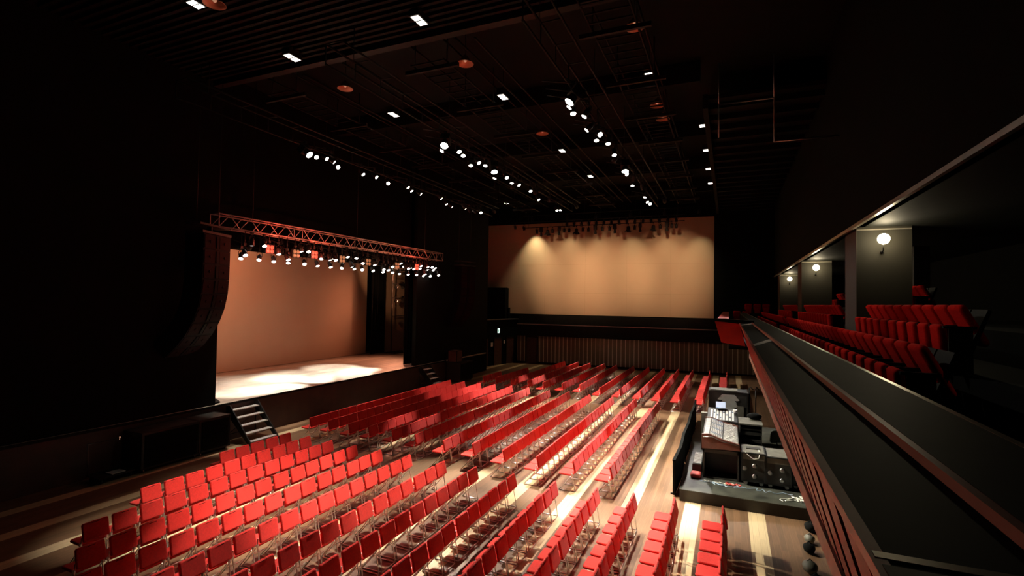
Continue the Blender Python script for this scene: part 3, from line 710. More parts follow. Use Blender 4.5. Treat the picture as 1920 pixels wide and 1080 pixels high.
# things on the wing left of the stage opening edge: floor monitor wedge at the curtain
def wedge(label, x, y, z, rz):
    t = thing('stage_monitor', label, 'speaker', (x, y, z), rz, 'wedge monitors')
    b = MB(); b.prism([(-.2, 0), (.2, 0), (.2, .1), (-.05, .3), (-.2, .3)], -.28, .28, 'y'); b.build('cabinet', 'cab_black', t)
    b = MB(); M = T(.075, 0, .2) @ R(38.6, 'Y'); b.box(-.15, .15, -.25, .25, .002, .012, M); b.build('grille', 'black_metal', t)
wedge('small black wedge speaker on the stage corner by the left curtain', -16.7, 12.3, SZ, .3)
bpy.data.objects['stage_monitor'].scale = (.55, .55, .45)
# right side speaker cabinet and stack
c = road_case('speaker_cabinet', 'large black speaker cabinet on the floor right of the stage stairs', 'speaker', -16.3, -15.3, 27.6, 29.2, 0, 1.25)
b = MB(); b.box(.5, .53, -.75, .75, .16, 1.18); b.build('grille', 'cab_black', c)
o = road_case('speaker_cabinet', 'small reddish speaker box standing on the large cabinet right of the stage', 'speaker', -16.25, -15.65, 27.7, 28.4, 1.257, 1.95, casters=False, body='dark_wood')
b = MB(); b.box(.302, .32, -.3, .3, .06, .62); b.build('grille', 'dark_wood', o)
# stack of pale racks at the right of the stage
rk = thing('equipment_rack', 'tall grey equipment rack standing upstage beside the right drape', 'rack', (-19.0, 27.75, SZ))
b = MB(); b.box(-.35, .35, -.4, .4, .1, 2.5); b.build('rack_body', 'case_black', rk)
for z, h in ((.2, 1.0), (1.3, .35), (1.72, .32), (2.1, .34)):
    b = MB(); b.box(.35, .37, -.36, .36, z, z+h); b.build('rack_panel', 'case_top', rk)
for z in (1.26, 1.68, 2.06, 2.47):
    b = MB(); b.box(.34, .39, -.4, .4, z-.02, z+.02); b.build('rack_shelf', 'steel', rk)
b = MB()
for sx in (-1, 1):
    for s in (-1, 1): b.sphere((sx*.28, s*.3, .05), .05, 8, 5)
b.build('caster', 'rubber', rk)
# lighting ladder with four lamps offstage right
lx = -21.8
ld = thing('lighting_ladder', 'black ladder tower carrying side lamps at the right of the stage', 'lighting tower', (lx, 30.0, SZ))
for yy in (-.75, .75):
    b = MB(); b.tube([(0, yy, 0), (0, yy, 7.5)], .035, 8); b.build('upright', 'black_metal', ld)
for z in (2.6, 3.9, 4.9, 5.9, 6.9):
    b = MB(); b.tube([(0, -.75, z), (0, .75, z)], .025, 6); b.build('rung', 'black_metal', ld)
b = MB(); b.box(-.5, .5, -.9, .9, 0, .06); b.build('base', 'black_metal', ld)
k = 0
for z in (3.9, 4.9, 5.9):
    for yy in (-.4, .4):
        k += 1; place_fix(PAROFF, 'dark side lamp on the ladder tower at stage right, %s from the bottom' % ordw(k), 'lamps on the ladder tower', (lx+.1, 30+yy, SZ+z+.05), (lx+1, 27+yy, SZ+z-.9))

# signs and notices by the doors
def on_aw(t, d, z): q = aw(t, d); return Vector((q[0], q[1], z))
ang = math.atan2(dv.y, dv.x)
def sign(name, label, cat, t_, z, w, h, m, d=.03):
    th = thing(name, label, cat, on_aw(t_, .02, z), ang)
    b = MB(); b.box(-w/2-.02, w/2+.02, -d, 0, -h/2-.02, h/2+.02); b.build('housing', 'black_metal', th)
    b = MB(); b.box(-w/2, w/2, -d-.01, -d, -h/2, h/2); b.build('sign_face', m, th); return th
s1 = sign('exit_sign', 'small glowing white-green exit sign above the left hall doors', 'sign', 3.1, 2.75, .26, .36, 'exit_green')
b = MB()
for p in ([(-.02, -.1), (.0, -.1), (.03, .02), (.0, .04)], [(.03, -.1), (.06, -.1), (.04, .02), (.01, .02)], [(-.05, .03), (.05, .03), (.05, .06), (-.05, .06)]): b.prism(p, -.046, -.041, 'y')
b.lathe([(.03, 0), (.0, .004)], 10, T(.02, -.042, .1) @ R(90, 'X')); b.box(-.1, -.04, -.046, -.041, -.12, .12); b.build('pictogram', 'exit_mark', s1)
s2 = sign('notice_sign', 'small glowing red notice sign above the leftmost hall door', 'sign', 1.0, 2.62, .46, .2, 'sign_red')
b = MB()
for x in (-.17, -.1, -.03, .05, .12): b.box(x, x+.045, -.046, -.041, -.05, .05)
b.build('lettering', 'sign_pink', s2)
for lab, t_, z, w, h in (('small white notice taped to the middle hall door', 2.3, 1.68, .24, .32), ('small white notice taped to the right hall door', 3.85, 1.82, .16, .26), ('narrow white notice taped to the left hall door', .45, 1.55, .1, .3)):
    b = MB(); b.box(-w/2, w/2, -.045, -.035, -h/2, h/2); o = b.build('paper_notice', 'paper'); o.location = on_aw(t_, 0, z); o.rotation_euler = (0, 0, ang); tag(o, lab, 'notice')
mat('notice_grey', (.25, .23, .2), .8, noise=.2)

# ================================================================== BALCONY
ZC = 4.59
prof = [(.29, ZC), (.29, ZC-.05), (.33, ZC-.07), (.56, 3.70), (.56, 3.62), (1.0, 3.6), (1.0, ZC-.02)]
FAR, NEAR = 15.9, -5.5
bal = MB()
bal.prism([(.62, 3.60), (8, 3.60), (8, 3.74), (.62, 3.74)], NEAR, 39.2, 'y')
bal.prism([(.69, 3.7), (.95, 3.7), (.95, ZC-.0), (.69, ZC-.0)], NEAR, 39.2, 'y')
bal.prism([(2.9, 3.74), (8, 3.74), (8, 4.2), (2.9, 4.2)], NEAR, 39.2, 'y')
bal.prism([(4.1, 4.2), (8, 4.2), (8, 4.75), (4.1, 4.75)], NEAR, 39.2, 'y')
bal.prism([(.0, 3.82), (.62, 3.82), (.62, 3.9), (.0, 3.9)], FAR+.2, 39.2, 'y')
BAL = struct('balcony', bal, 'black_wall')
# slatted red front: leaning boards with dark gaps
b = MB(); y = NEAR; k = 0
while y < FAR:
    w = .50; y1 = min(y+w, FAR); 
    for_y0 = y
    v = []
    # boards lean back along the run: the foot of each board is further away than its head
    def bd(y, sh): return [(.30, y, ZC-.02), (.56, y+sh, 3.70), (.57, y+sh, 3.70), (.31, y, ZC-.02)]
    A = bd(y+.15, .0); B_ = bd(y1, .0)
    b.add(A+B_, [(0, 1, 2, 3), (7, 6, 5, 4), (0, 4, 5, 1), (1, 5, 6, 2), (3, 2, 6, 7), (0, 3, 7, 4)])
    y += w
o = struct('red_boards', b, 'red_panel', BAL)
b = MB(); b.prism([(.27, ZC+.002), (.27, ZC-.025), (.30, ZC-.03), (.30, ZC+.002)], NEAR, FAR, 'y'); struct('red_edge', b, 'red_trim', BAL)
b = MB(); b.prism([(.535, 3.73), (.535, 3.61), (.70, 3.59), (.70, 3.70)], NEAR, FAR, 'y'); struct('bottom_trim', b, 'balcony_trim', BAL)
b = MB(); b.prism([(.42, ZC-.03), (.66, 3.70), (.68, 3.70), (.47, ZC-.03)], NEAR, FAR, 'y'); struct('backing', b, 'black_wall', BAL)
# lower cap, red step and upper cap
b = MB(); b.prism([(.30, ZC), (.30, ZC-.02), (.66, ZC-.02), (.66, ZC)], NEAR, FAR+.0, 'y'); struct('lower_cap', b, 'cap_top', BAL)
b = MB(); b.prism([(.585, ZC+.001), (.592, ZC+.03), (.625, ZC+.03), (.625, ZC+.001)], NEAR, FAR+.3, 'y'); struct('red_step', b, 'red_trim', BAL)
b = MB(); b.prism([(.62, ZC+.0), (.62, ZC+.031), (.955, ZC+.031), (.955, ZC+.0)], NEAR, 39.0, 'y'); struct('upper_cap', b, 'cap_top', BAL)
b = MB(); b.box(.955, .985, NEAR, 39.0, ZC-.03, ZC+.032); struct('inner_edge', b, 'edge_trim', BAL)
b = MB(); b.box(.28, .60, 1.27, 1.30, ZC, ZC+.003); struct('cap_strip', b, 'edge_trim', BAL)  # joint line across the lower cap
for y in (7.1, 14.2):
    b = MB(); b.prism([(.30, y), (.585, y+1.2), (.585, y+1.65), (.30, y+.35)], ZC+.0005, ZC+.003, 'z'); struct('cap_strip', b, 'balcony_trim', BAL)  # pale skewed strips laid across the lower cap
# far return of the front, facing the near end, and its continuation
b = MB(); b.add([(-.38, FAR, ZC+.06), (.29, FAR, ZC-.02), (.44, FAR, 3.93), (-.2, FAR, 4.02), (-.38, FAR+.12, ZC+.06), (.29, FAR+.12, ZC-.02), (.44, FAR+.12, 3.93), (-.2, FAR+.12, 4.02)],
                [(0, 3, 2, 1), (4, 5, 6, 7), (0, 1, 5, 4), (1, 2, 6, 5), (2, 3, 7, 6), (3, 0, 4, 7)]); struct('return_panel', b, 'red_panel', BAL)
b = MB(); b.prism([(-.4, ZC+.05), (.3, ZC-.02), (.66, ZC+.02), (.66, ZC+.08), (-.36, ZC+.12)], FAR-.02, FAR+.45, 'y'); struct('return_cap', b, 'cap_top', BAL)
b = MB(); b.prism([(-.36, ZC+.05), (-.19, 4.02), (-.0, 4.02), (-.0, ZC+.05)], FAR+.12, 39.0, 'y'); struct('far_front', b, 'red_panel', BAL)
b = MB(); b.prism([(.285, ZC+.001), (.285, ZC+.003), (.58, ZC+.003), (.58, ZC+.001)], NEAR, 1.24, 'y'); struct('near_cap_glare', b, 'case_top', BAL)  # glare on the near end of the cap, painted as a paler sheet
# columns with sconces
COLS = ((14.8, 16.1), (25.0, 26.3), (35.2, 36.5))
def sconce_proto():
    t = thing('wall_sconce', 'tmp', 'wall lamp')
    b = MB(); b.sphere((0, -.16, 0), .13, 16, 10, sc=(1, 1, 1)); b.build('globe', 'globe', t)
    b = MB(); b.tube([(0, 0, -.30), (0, -.12, -.27), (0, -.16, -.13)], .014, 8); b.lathe([(.04, 0), (.04, .02), (0, .025)], 12, T(0, 0, -.30) @ R(90, 'X')); b.build('bracket', 'black_metal', t)
    b = MB(); b.tube([(0, -.16, .12), (0, -.16, .17)], .012, 6); b.build('finial', 'black_metal', t)
    return t
SC = Proto(sconce_proto())
for i, (y0, y1) in enumerate(COLS):
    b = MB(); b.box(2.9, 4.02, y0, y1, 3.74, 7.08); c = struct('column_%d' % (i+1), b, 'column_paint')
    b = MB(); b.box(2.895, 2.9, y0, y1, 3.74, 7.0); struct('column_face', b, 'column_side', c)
    b = MB(); b.box(2.9, 4.02, y0-.006, y0, 7.0, 7.03); struct('column_trim', b, 'edge_trim', c)
    SC.get('glowing round wall lamp on the %s balcony column' % ('nearest', 'middle', 'farthest')[i], 'round lamps on the balcony columns', (3.42, y0-.005, 6.76))
    ld_ = bpy.data.lights.new('sconce_light', 'POINT'); ld_.energy = K_SCONCE; ld_.color = (1, .84, .55); ld_.shadow_soft_size = .13
    lo = bpy.data.objects.new('sconce_light', ld_); COL.objects.link(lo); lo.location = (3.42, y0-.31, 6.76)
b = MB(); b.box(5.2, 5.6, 19.0, 19.3, 4.75, 7.0); struct('wall_balcony_door', b, 'column_paint')

for i, (x, y) in enumerate(((3.6, 6.4), (4.3, 17.6), (4.3, 27.8))):  # unseen downlights, added to brighten the balcony seats
    t = thing('added_downlight', 'added unseen downlight in the dark balcony ceiling, %s from the near end' % ordw(i+1), 'ceiling light', (x, y, 7.08), 0, 'added downlights under the balcony ceiling')
    b = MB(); b.lathe([(.08, 0), (.10, -.01), (.075, -.012), (.07, 0)], 16); b.build('ring', 'steel', t)
    b = MB(); b.disc(.07, -.004, 16, flip=True); b.build('lens', 'globe', t)
    l = bpy.data.lights.new('downlight', 'SPOT'); l.energy = 18; l.spot_size = math.radians(84); l.spot_blend = .8; l.color = (1, .82, .6); l.shadow_soft_size = .07
    lo = bpy.data.objects.new('downlight', l); COL.objects.link(lo); lo.parent = t; lo.location = (0, 0, -.05); lo.rotation_euler = (0, math.radians(-4), 0)
# balcony theatre seats
def seat_proto():
    t = thing('theatre_seat', 'tmp', 'theatre seat')
    # faces -X; origin on the floor under the tipped-up seat
    b = MB(); M = T(.455, 0, .68) @ R(63, 'Y') @ R(90, 'Z'); b.pad(.47, .62, .10, .07, M, bulge=.012); b.build('backrest', 'seat_velvet', t)
    b = MB(); M = T(.14, 0, .49) @ R(84, 'Y') @ R(90, 'Z'); b.pad(.37, .39, .11, .04, M, bulge=.01); b.build('seat_cushion', 'seat_velvet', t)
    b = MB(); b.box(.10, .46, -.285, -.235, .635, .67); b.build('armrest', 'black_paint', t)
    b = MB(); b.box(.16, .42, -.275, -.245, 0, .635); b.build('side_support', 'black_metal', t)
    b = MB(); b.prism([(.36, .30), (.42, .27), (.63, .88), (.59, .90)], -.235, .235, 'y'); b.box(.22, .42, -.2, .2, .22, .32); b.build('seat_back_shell', 'black_paint', t)
    return t
ST = Proto(seat_proto())
n = 0; y = 7.03
while y < 36.2:
    if not (20.9 < y < 22.2 or 33.0 < y < 34.0):
        n += 1; ST.get('red theatre seat in the balcony front row, %s from the near end' % ordw(n), 'balcony front row seats', (1.62, y, 3.74))
    y += .52
n = 0; y = 8.9
while y < 33:
    if not any(a-.9 < y < c+.6 for a, c in COLS) :
        n += 1; ST.get('red theatre seat in the second balcony row, %s from the near end' % ordw(n), 'second row seats on the balcony', (2.92 if False else 2.58, y, 4.2))
    y += .52
ST_N = 0
for (x, y) in ((4.35, 16.6), (4.35, 17.12), (4.35, 17.64), (4.35, 26.6), (4.35, 27.1), (4.35, 27.6)):
    ST_N += 1; ST.get('red theatre seat in the dark third balcony row, %s visible one' % ordw(ST_N), 'third row balcony seats', (x, y, 4.75))
k = 0
for (x, y, z) in ((.50, 37.0, 3.87), (1.06, 37.0, 3.87),  (1.25, 38.2, 4.37), (1.8, 38.2, 4.37), (2.35, 38.2, 4.37)):
    k += 1; ST.get('small red theatre seat beyond the far corner of the balcony front, %s from the left' % ordw(k), 'seats beyond the balcony corner', (x, y, z-.12), (0, 0, math.radians(90)))
for (x0, x1, y0, y1, z1) in ((.2, 1.5, 36.9, 38.1, 3.75), (.2, 2.7, 38.1, 39.0, 4.25)):
    b = MB(); b.box(x0, x1, y0, y1, 3.74, z1); struct('balcony_step', b, 'black_wall', BAL)

# ================================================================== MIXING POSITION
PX0, PX1, PY0, PY1, PZ = -1.16, 4.4, 13.93, 22.4, .3
b = MB(); b.box(PX0, PX1, PY0, PY1, 0, PZ-.02); pf = struct('mixing_platform', b, 'platform_side'); 
b = MB(); b.box(PX0-.01, PX1, PY0-.01, PY1, PZ-.02, PZ); struct('platform_deck', b, 'platform_top', pf)
# low black barrier along the left edge, built of leaning panels
for k in range(6):
    y0 = 14.15+k*1.55
    t = thing('barrier_panel', 'low black barrier panel left of the mixing platform, %s from the near end' % ordw(k+1), 'barrier', (-1.3, y0+.76, 0), math.radians((-2, 1.5, -1, 1, -1.5, 1)[k]), 'barrier panels beside the mixing platform')
    b = MB(); b.box(-.03, .03, -.76, .76, .04, .95); b.build('panel', 'black_cloth', t)
    b = MB(); b.box(-.04, .04, -.77, .77, .93, .97); b.build('top_rail', 'black_cloth', t)
    for s in (-1, 1):
        b = MB(); b.box(-.10, .05, s*.6-.02, s*.6+.02, 0, .04); b.build('foot', 'black_metal', t)
# large mixing console, profile seen from its near end
mx = thing('mixing_console', 'large wood-cheeked mixing console with rows of faders on the platform', 'mixing console', (-.19, 15.15, PZ))
PFt = [(-.48, 1.18), (-.30, 1.20), (.05, 1.08), (.46, .99), (.48, .82), (-.48, .78)]
L_ = 2.35
b = MB(); b.prism([(x, z-.015) for x, z in PFt], .05, L_-.05, 'y'); b.build('console_body', 'case_black', mx)
for y0 in (0, L_-.05):
    b = MB(); b.prism([(x*1.02, z+.02) for x, z in PFt], y0, y0+.05, 'y'); b.build('wood_cheek', 'desk_wood', mx)
b = MB(); b.tube([(-.46, -.015, 1.12), (-.22, -.015, 1.15), (.02, -.015, 1.05), (.44, -.015, .98)], .012, 6); b.build('front_handle', 'steel', mx)
rs = random.Random(3)
def face_z(x):
    pts = PFt[:4]
    for (xa, za), (xb, zb) in zip(pts, pts[1:]):
        if xa <= x <= xb: return za+(zb-za)*(x-xa)/(xb-xa)
    return pts[-1][1]
mt = {'desk_face': MB(), 'fader_white': MB(), 'knob_blue': MB()}
y = .10; i = 0
while y < L_-.12:
    m = 'desk_face'
    for xa, xb in ((-.44, -.31), (-.29, .04), (.06, .44)):
        za, zb = face_z(xa)+.0, face_z(xb)+.0
        mt['fader_white' if i % 3 == 0 else 'desk_face'].add([(xa, y, za), (xb, y, zb), (xb, y+.042, zb), (xa, y+.042, za)], [(0, 1, 2, 3)])
    for x in [-.26+.045*j for j in range(7)]:
        mt['knob_blue' if (i//4) % 3 == 1 else 'fader_white'].box(x, x+.02, y+.012, y+.032, face_z(x)-.005, face_z(x)+.014)
    x = rs.uniform(.12, .36); mt['fader_white'].box(x, x+.035, y+.008, y+.036, face_z(x)-.005, face_z(x)+.02)
    y += .05; i += 1
for m, nm in (('desk_face', 'channel_strips'), ('fader_white', 'faders'), ('knob_blue', 'knobs')): mt[m].build(nm, m, mx)
# black stand with open front
b = MB(); b.box(-.46, .46, .02, .06, .7, .80); b.box(-.46, -.42, .02, L_-.02, 0, .8); b.box(.42, .46, .02, L_-.02, 0, .8); b.box(-.46, .46, .6, .64, 0, .8); b.box(-.46, .46, .02, L_-.02, 0, .03); b.build('stand', 'case_black', mx)
# dark side gear on the left of the console (outboard tray)
t = thing('outboard_tray', 'narrow tray of grey outboard gear on the deck left of the console', 'equipment', (-.82, 15.9, PZ))
b = MB(); b.box(-.12, .12, -.55, .7, 0, .28); b.build('tray_body', 'case_black', t)
b = MB()
for j in range(9): b.box(-.1, .1, -.5+j*.13, -.42+j*.13, .28, .30)
b.build('gear_panel', 'desk_face', t)
o = MB().pad(.28, .34, .14, .05, T(-.83, 15.08, PZ+.07)).build('tool_bag', 'bag_red'); tag(o, 'small dark red tool bag on the deck at the near end of the tray', 'bag')
# flight cases
def flight(label, x0, x1, y0, y1, zt, n_l):
    c = road_case('flight_case', label, 'flight case', x0, x1, y0, y1, PZ, zt, casters=True, lid='case_top', group='flight cases on the mixing platform')
    w = (x1-x0)/2; d = (y1-y0)/2; h = zt-PZ
    for (u_, z) in n_l:
        b = MB(); b.lathe([(.065, 0), (.065, .012), (.03, .02), (0, .02)], 12, T(u_*w, -d-.001, z*h) @ R(90, 'X')); b.build('latch', 'steel', c)
    b = MB(); b.box(-w+.02, w-.02, -d+.02, d-.02, h+.004, h+.016); b.build('top_mat', 'case_top', c)
    return c
f1 = flight('black flight case right of the console, carrying a looped white cable', .34, .90, 15.0, 15.85, 1.16, ((-.78, .52), (.1, .62), (.1, .30)))
f2 = flight('black flight case at the right, half under the balcony edge', .93, 1.50, 15.0, 15.9, 1.12, ((-.7, .50), (.3, .62), (.3, .30)))
f3 = flight('black flight case mostly hidden under the balcony front', 1.55, 2.2, 15.2, 16.0, 1.12, ((-.8, .5),))
b = MB(); b.box(.45, .80, 15.35, 15.55, 1.178, 1.2); o = b.build('notebook', 'case_black'); tag(o, 'dark flat notebook lying on the flight case right of the console', 'notebook')
# effects rack
r = thing('effects_rack', 'open black effects rack with grey top, behind the flight cases', 'rack', (.62, 17.4, PZ))
b = MB(); b.box(-.31, -.28, -.45, .45, 0, 1.18); b.box(.28, .31, -.45, .45, 0, 1.18); b.box(-.31, .31, .40, .45, 0, 1.18); b.build('rack_sides', 'case_black', r)
b = MB(); b.box(-.33, .33, -.47, .47, 1.18, 1.22); b.build('rack_top', 'case_top', r)
for z in (.15, .42, .66, .88, 1.03):
    b = MB(); b.box(-.28, .28, -.42, .40, z, z+.09 if z < 1 else z+.05); b.build('rack_unit', 'case_black' if z > .5 else 'case_top', r)
b = MB(); b.sphere((0, 0, .1), .22, 10, 6, sc=(1, .8, .45)); o = b.build('gear_bag', 'black_cloth'); o.location = (.75, 17.7, PZ+1.22); tag(o, 'soft black bag slumped on top of the effects rack', 'bag')
b = MB(); b.pad(.34, .44, .06, .08, T(.55, 16.5, PZ+.5)); b.tube([(.55, 16.5, PZ+.47), (.55, 16.5, PZ+.06)], .03, 8)
for a in range(5): b.tube([(.55, 16.5, PZ+.07), (.55+.26*math.cos(a*1.257), 16.5+.26*math.sin(a*1.257), PZ+.03)], .02, 6)
o = b.build('stool', 'case_top'); tag(o, 'low padded operator stool between the flight cases and the rack', 'stool')
# second desk with monitor shelf
d2 = thing('lighting_desk', 'small lighting desk with sloping fader panel beyond the big console', 'lighting desk', (-.18, 18.0, PZ))
b = MB(); b.prism([(-.42, 1.02), (-.42, 1.10), (.42, 1.34), (.42, 1.02)], -.45, .45, 'x'); b.build('desk_body', 'case_black', d2)
b = MB()
for j in range(8):
    x = -.36+j*.092
    za = lambda yy: 1.10+(yy+.42)*.24/.84+.004
    b.add([(x, -.36, za(-.36)), (x+.06, -.36, za(-.36)), (x+.06, .30, za(.30)), (x, .30, za(.30))], [(0, 1, 2, 3)])
b.build('fader_strips', 'fader_white', d2)
b = MB()
for j in range(8):
    x = -.36+j*.092; yy = -.3+.5*((j*37) % 10)/10; b.box(x+.008, x+.05, yy, yy+.1, za(yy)-.0, za(yy)+.03)
b.build('faders', 'knob_blue', d2)
b = MB()
for sx in (-.4, .36):
    for sy_ in (-.38, .34): b.box(sx, sx+.04, sy_, sy_+.04, 0, 1.03)
b.build('leg', 'black_metal', d2)
b = MB(); b.box(-.42, .42, -.40, .40, .98, 1.02); b.build('desk_shelf', 'black_metal', d2)
b = MB(); b.box(-.16, .16, 0, .012, 0, .22, R(-18, 'X')); b.box(-.16, .16, -.2, 0, 0, .012); lp = b.build('laptop', 'black_metal'); lp.location = (-.24, 18.42, PZ+1.345); tag(lp, 'small open laptop with bright screen above the lighting desk', 'laptop')
b = MB(); b.box(-.15, .15, -.006, -.001, .015, .205, R(-18, 'X')); b.build('laptop_screen', 'screen_lit', lp)
b = MB(); b.box(-.83, -.64, 18.05, 18.3, PZ, PZ+1.2); o = b.build('paper_box', 'case_top'); tag(o, 'narrow grey carton standing left of the lighting desk', 'box')
# black backing case wall with pale stickers
fc = road_case('flight_case', 'tall black flight case covered in pale stickers behind the lighting desk', 'flight case', -.62, .58, 19.0, 19.75, PZ, 2.12, casters=True)
st_ = MB()
rs = random.Random(9)
for (x0, x1, z0, z1) in ((-.2, .2, 1.62, 1.72), (-.28, .28, 1.52, 1.62), (-.18, .2, 1.42, 1.52), (-.24, .24, 1.3, 1.42), (-.14, .16, 1.18, 1.3), (-.2, .22, 1.06, 1.18)):
    st_.box(x0+.02, x1+.02, -.386, -.38, z0+.0, z1+.0)
    st_.prism([(x0+.02, z0), (x0-.05, z0+.02), (x0+.02, z1)], -.386, -.38, 'y'); st_.prism([(x1+.02, z0), (x1+.09, z0+.02), (x1+.02, z1)], -.386, -.38, 'y')
st_.build('sticker', 'sticker', fc)
b = MB(); b.box(-.56, .3, -.36, .2, 1.83, 1.86); b.build('top_tray', 'case_top', fc)
b = MB(); b.box(.28, .50, -.40, -.382, .95, 1.35); b.build('side_panel', 'case_top', fc)
# gear bits on and near the desk
for k, (x, y, z, sx, sy_, sz, m, lab) in enumerate(((.20, 18.15, PZ+1.26, .07, .10, .08, 'fader_white', 'small white desk lamp box at the right of the lighting desk'), (.34, 17.75, PZ+1.08, .05, .05, .06, 'dark_wood', 'small brown cup at the right end of the lighting desk'))):
    b = MB(); b.lathe([(sx*.8, 0), (sx, sz), (sx*.9, sz), (sx*.7, .01), (0, .01)], 12); b.disc(sx*.8, 0, 12, flip=True); o = b.build('cup', m); o.location = (x, y, z if k else PZ+1.30); tag(o, lab.replace(' desk lamp box', ' cup'), 'cup')
# two poles (microphone stands)
for k, x in enumerate((.66, .86)):
    t = thing('microphone_stand', 'thin dark microphone stand right of the stickered case, %s one' % ('left' if k == 0 else 'right'), 'stand', (x, 19.3, PZ), k*.5, 'microphone stands on the platform')
    b = MB(); b.tube([(0, 0, .1), (0, 0, 1.95)], .018, 8); b.build('pole', 'black_metal', t)
    b = MB(); b.tube([(-.02, 0, 1.9), (.03, 0, 2.0), (.12, 0, 1.9)], .02, 6); b.build('clip', 'black_metal', t)
    for a in range(3):
        b = MB(); w = a*2.094; b.tube([(0, 0, .16), (.22*math.cos(w), .22*math.sin(w), .012)], .01, 6); b.build('leg', 'black_metal', t)
# swivel chair half under the balcony, cables
t = thing('office_chair', 'grey padded swivel chair among gear near the balcony front', 'chair', (1.5, 17.2, PZ), .6)
b = MB(); b.pad(.46, .46, .08, .1, T(0, 0, .5), bulge=.02); b.build('seat', 'case_top', t)
b = MB(); b.pad(.42, .4, .06, .09, T(0, .27, .82) @ R(100, 'X')); b.build('backrest', 'case_top', t)
b = MB(); b.tube([(0, 0, .46), (0, 0, .08)], .025, 8); b.tube([(0, .2, .5), (0, .28, .7)], .015, 6); b.build('post', 'black_metal', t)
for a in range(5):
    b = MB(); w = a*1.257; b.tube([(0, 0, .09), (.27*math.cos(w), .27*math.sin(w), .06)], .018, 6); b.sphere((.27*math.cos(w), .27*math.sin(w), .03), .03, 6, 4); b.build('leg', 'black_metal', t)
def squiggle(name, label, m, x0, y0, x1, y1, z, n, amp, r, seed):
    g = random.Random(seed); pts = []
    for i in range(n+1):
        u = i/n; pts.append((x0+(x1-x0)*u+g.uniform(-amp, amp), y0+(y1-y0)*u+g.uniform(-amp, amp), z+r+abs(g.gauss(0, .012))))
    # smooth
    q = []
    for i in range(len(pts)-1):
        p0 = pts[max(i-1, 0)]; p1 = pts[i]; p2 = pts[i+1]; p3 = pts[min(i+2, len(pts)-1)]
        for k in range(4):
            u = k/4; q.append(tuple(.5*((2*b_)+(-a+c)*u+(2*a-5*b_+4*c-d)*u*u+(-a+3*b_-3*c+d)*u**3) for a, b_, c, d in zip(p0, p1, p2, p3)))
    q.append(pts[-1]); q = [(x, y, max(z_, z+r)) for x, y, z_ in q]
    b = MB(); b.tube(q, r, 6); o = b.build(name, m); tag(o, label, 'cable'); return o
squiggle('cable', 'loose blue-grey cable heaped on the deck below the console', 'cable_blue', -.62, 14.75, .35, 14.7, PZ, 16, .12, .009, 1)
squiggle('cable', 'second blue-grey cable running along the deck in front of the flight cases', 'cable_blue', .2, 14.75, 1.5, 14.65, PZ, 16, .09, .009, 2)
squiggle('cable', 'pale cable tangled with the blue ones below the console', 'cable_white', -.55, 14.85, .2, 14.8, PZ, 12, .08, .008, 3)
squiggle('cable', 'pale cable bundle heaped at the right corner of the platform', 'cable_white', 1.35, 14.3, 1.75, 14.6, PZ, 22, .2, .010, 4)
squiggle('cable', 'dark red cable coil lying on the deck under the console', 'bag_red', -.05, 14.82, .28, 14.78, PZ, 14, .06, .018, 5)
b = MB(); b.tube([(.42, 15.02, 1.17), (.5, 14.97, 1.10), (.62, 14.96, 1.02), (.74, 14.97, 1.05), (.76, 14.97, 1.14), (.76, 15.3, 1.188)], .010, 6); o = b.build('cable', 'cable_white'); tag(o, 'white cable looping over the front of the flight case', 'cable')
# bags and cases standing along the floor edge under the balcony
for k, (x, y, s) in enumerate(((1.72, 13.35, .13), (1.62, 12.7, .11), (1.55, 12.2, .12), (1.45, 11.3, .14), (1.5, 10.9, .10))):
    b = MB(); b.sphere((0, 0, s*.8), s, 9, 6, sc=(1, 1.3, .8)); b.tube([(-s*.5, 0, s*1.3), (0, 0, s*1.9), (s*.5, 0, s*1.3)], .012, 6); o = b.build('gear_bag', 'case_top' if k % 2 else 'black_cloth'); o.location = (x, y, 0); tag(o, 'small soft equipment bag on the floor under the balcony front, %s from the platform' % ordw(k+1), 'bag', 'bags under the balcony front')

# ================================================================== AUDIENCE CHAIRS
def chair_meshes(lo=False):
    k = 2 if lo else 4; n = 5 if lo else 8; r = .0105
    out = {}
    b = MB(); M = T(-.053, 0, .668) @ R(77, 'Y') @ R(90, 'Z'); b.pad(.445, .34, .052, .038, M, k); out['backrest'] = [(b, 'red_fabric')]
    b = MB(); M = T(-.295, 0, .437) @ R(1.5, 'Y'); b.pad(.40, .43, .05, .06, M, k); out['seat'] = [(b, 'red_fabric')]
    if not lo:
        b = MB(); b.box(-.07, .07, -.004, .004, .0, .003, T(-.053, 0, .668) @ R(77, 'Y') @ T(-.14, 0, .0255) @ R(90, 'Z')); out['grip_slot'] = [(b, 'black_cloth')]
    L = []
    for s in (-1, 1):
        y = s*.205
        b = MB(); b.tube([(-.465, y, .012), (-.30, y, .19), (-.13, y, .395)], r, n); L.append((b, 'chrome'))
        b = MB(); b.tube([(-.015, y, .012), (-.055, y, .25), (-.10, y, .44), (-.085, y*1.0, .58)], r, n); L.append((b, 'chrome'))
    out['leg'] = L
    L = []
    for s in (-1, 1):
        b = MB(); b.tube([(-.465, s*.205, .0115), (-.24, s*.205, .0108), (-.015, s*.205, .0115)], r, n); L.append((b, 'chrome'))
    out['runner'] = L
    b = MB(); b.tube([(-.015, -.205, .0125), (-.015, .205, .0125)], r*.9, n); b2 = MB(); b2.tube([(-.30, -.205, .20), (-.30, .205, .20)], r*.8, n); out['crossbar'] = [(b, 'chrome'), (b2, 'chrome')]
    L = []
    for s in (-1, 1):
        b = MB(); b.box(-.125, -.07, s*.214-.014, s*.214+.014, .425, .475); L.append((b, 'chrome'))
    out['hinge'] = L
    return out
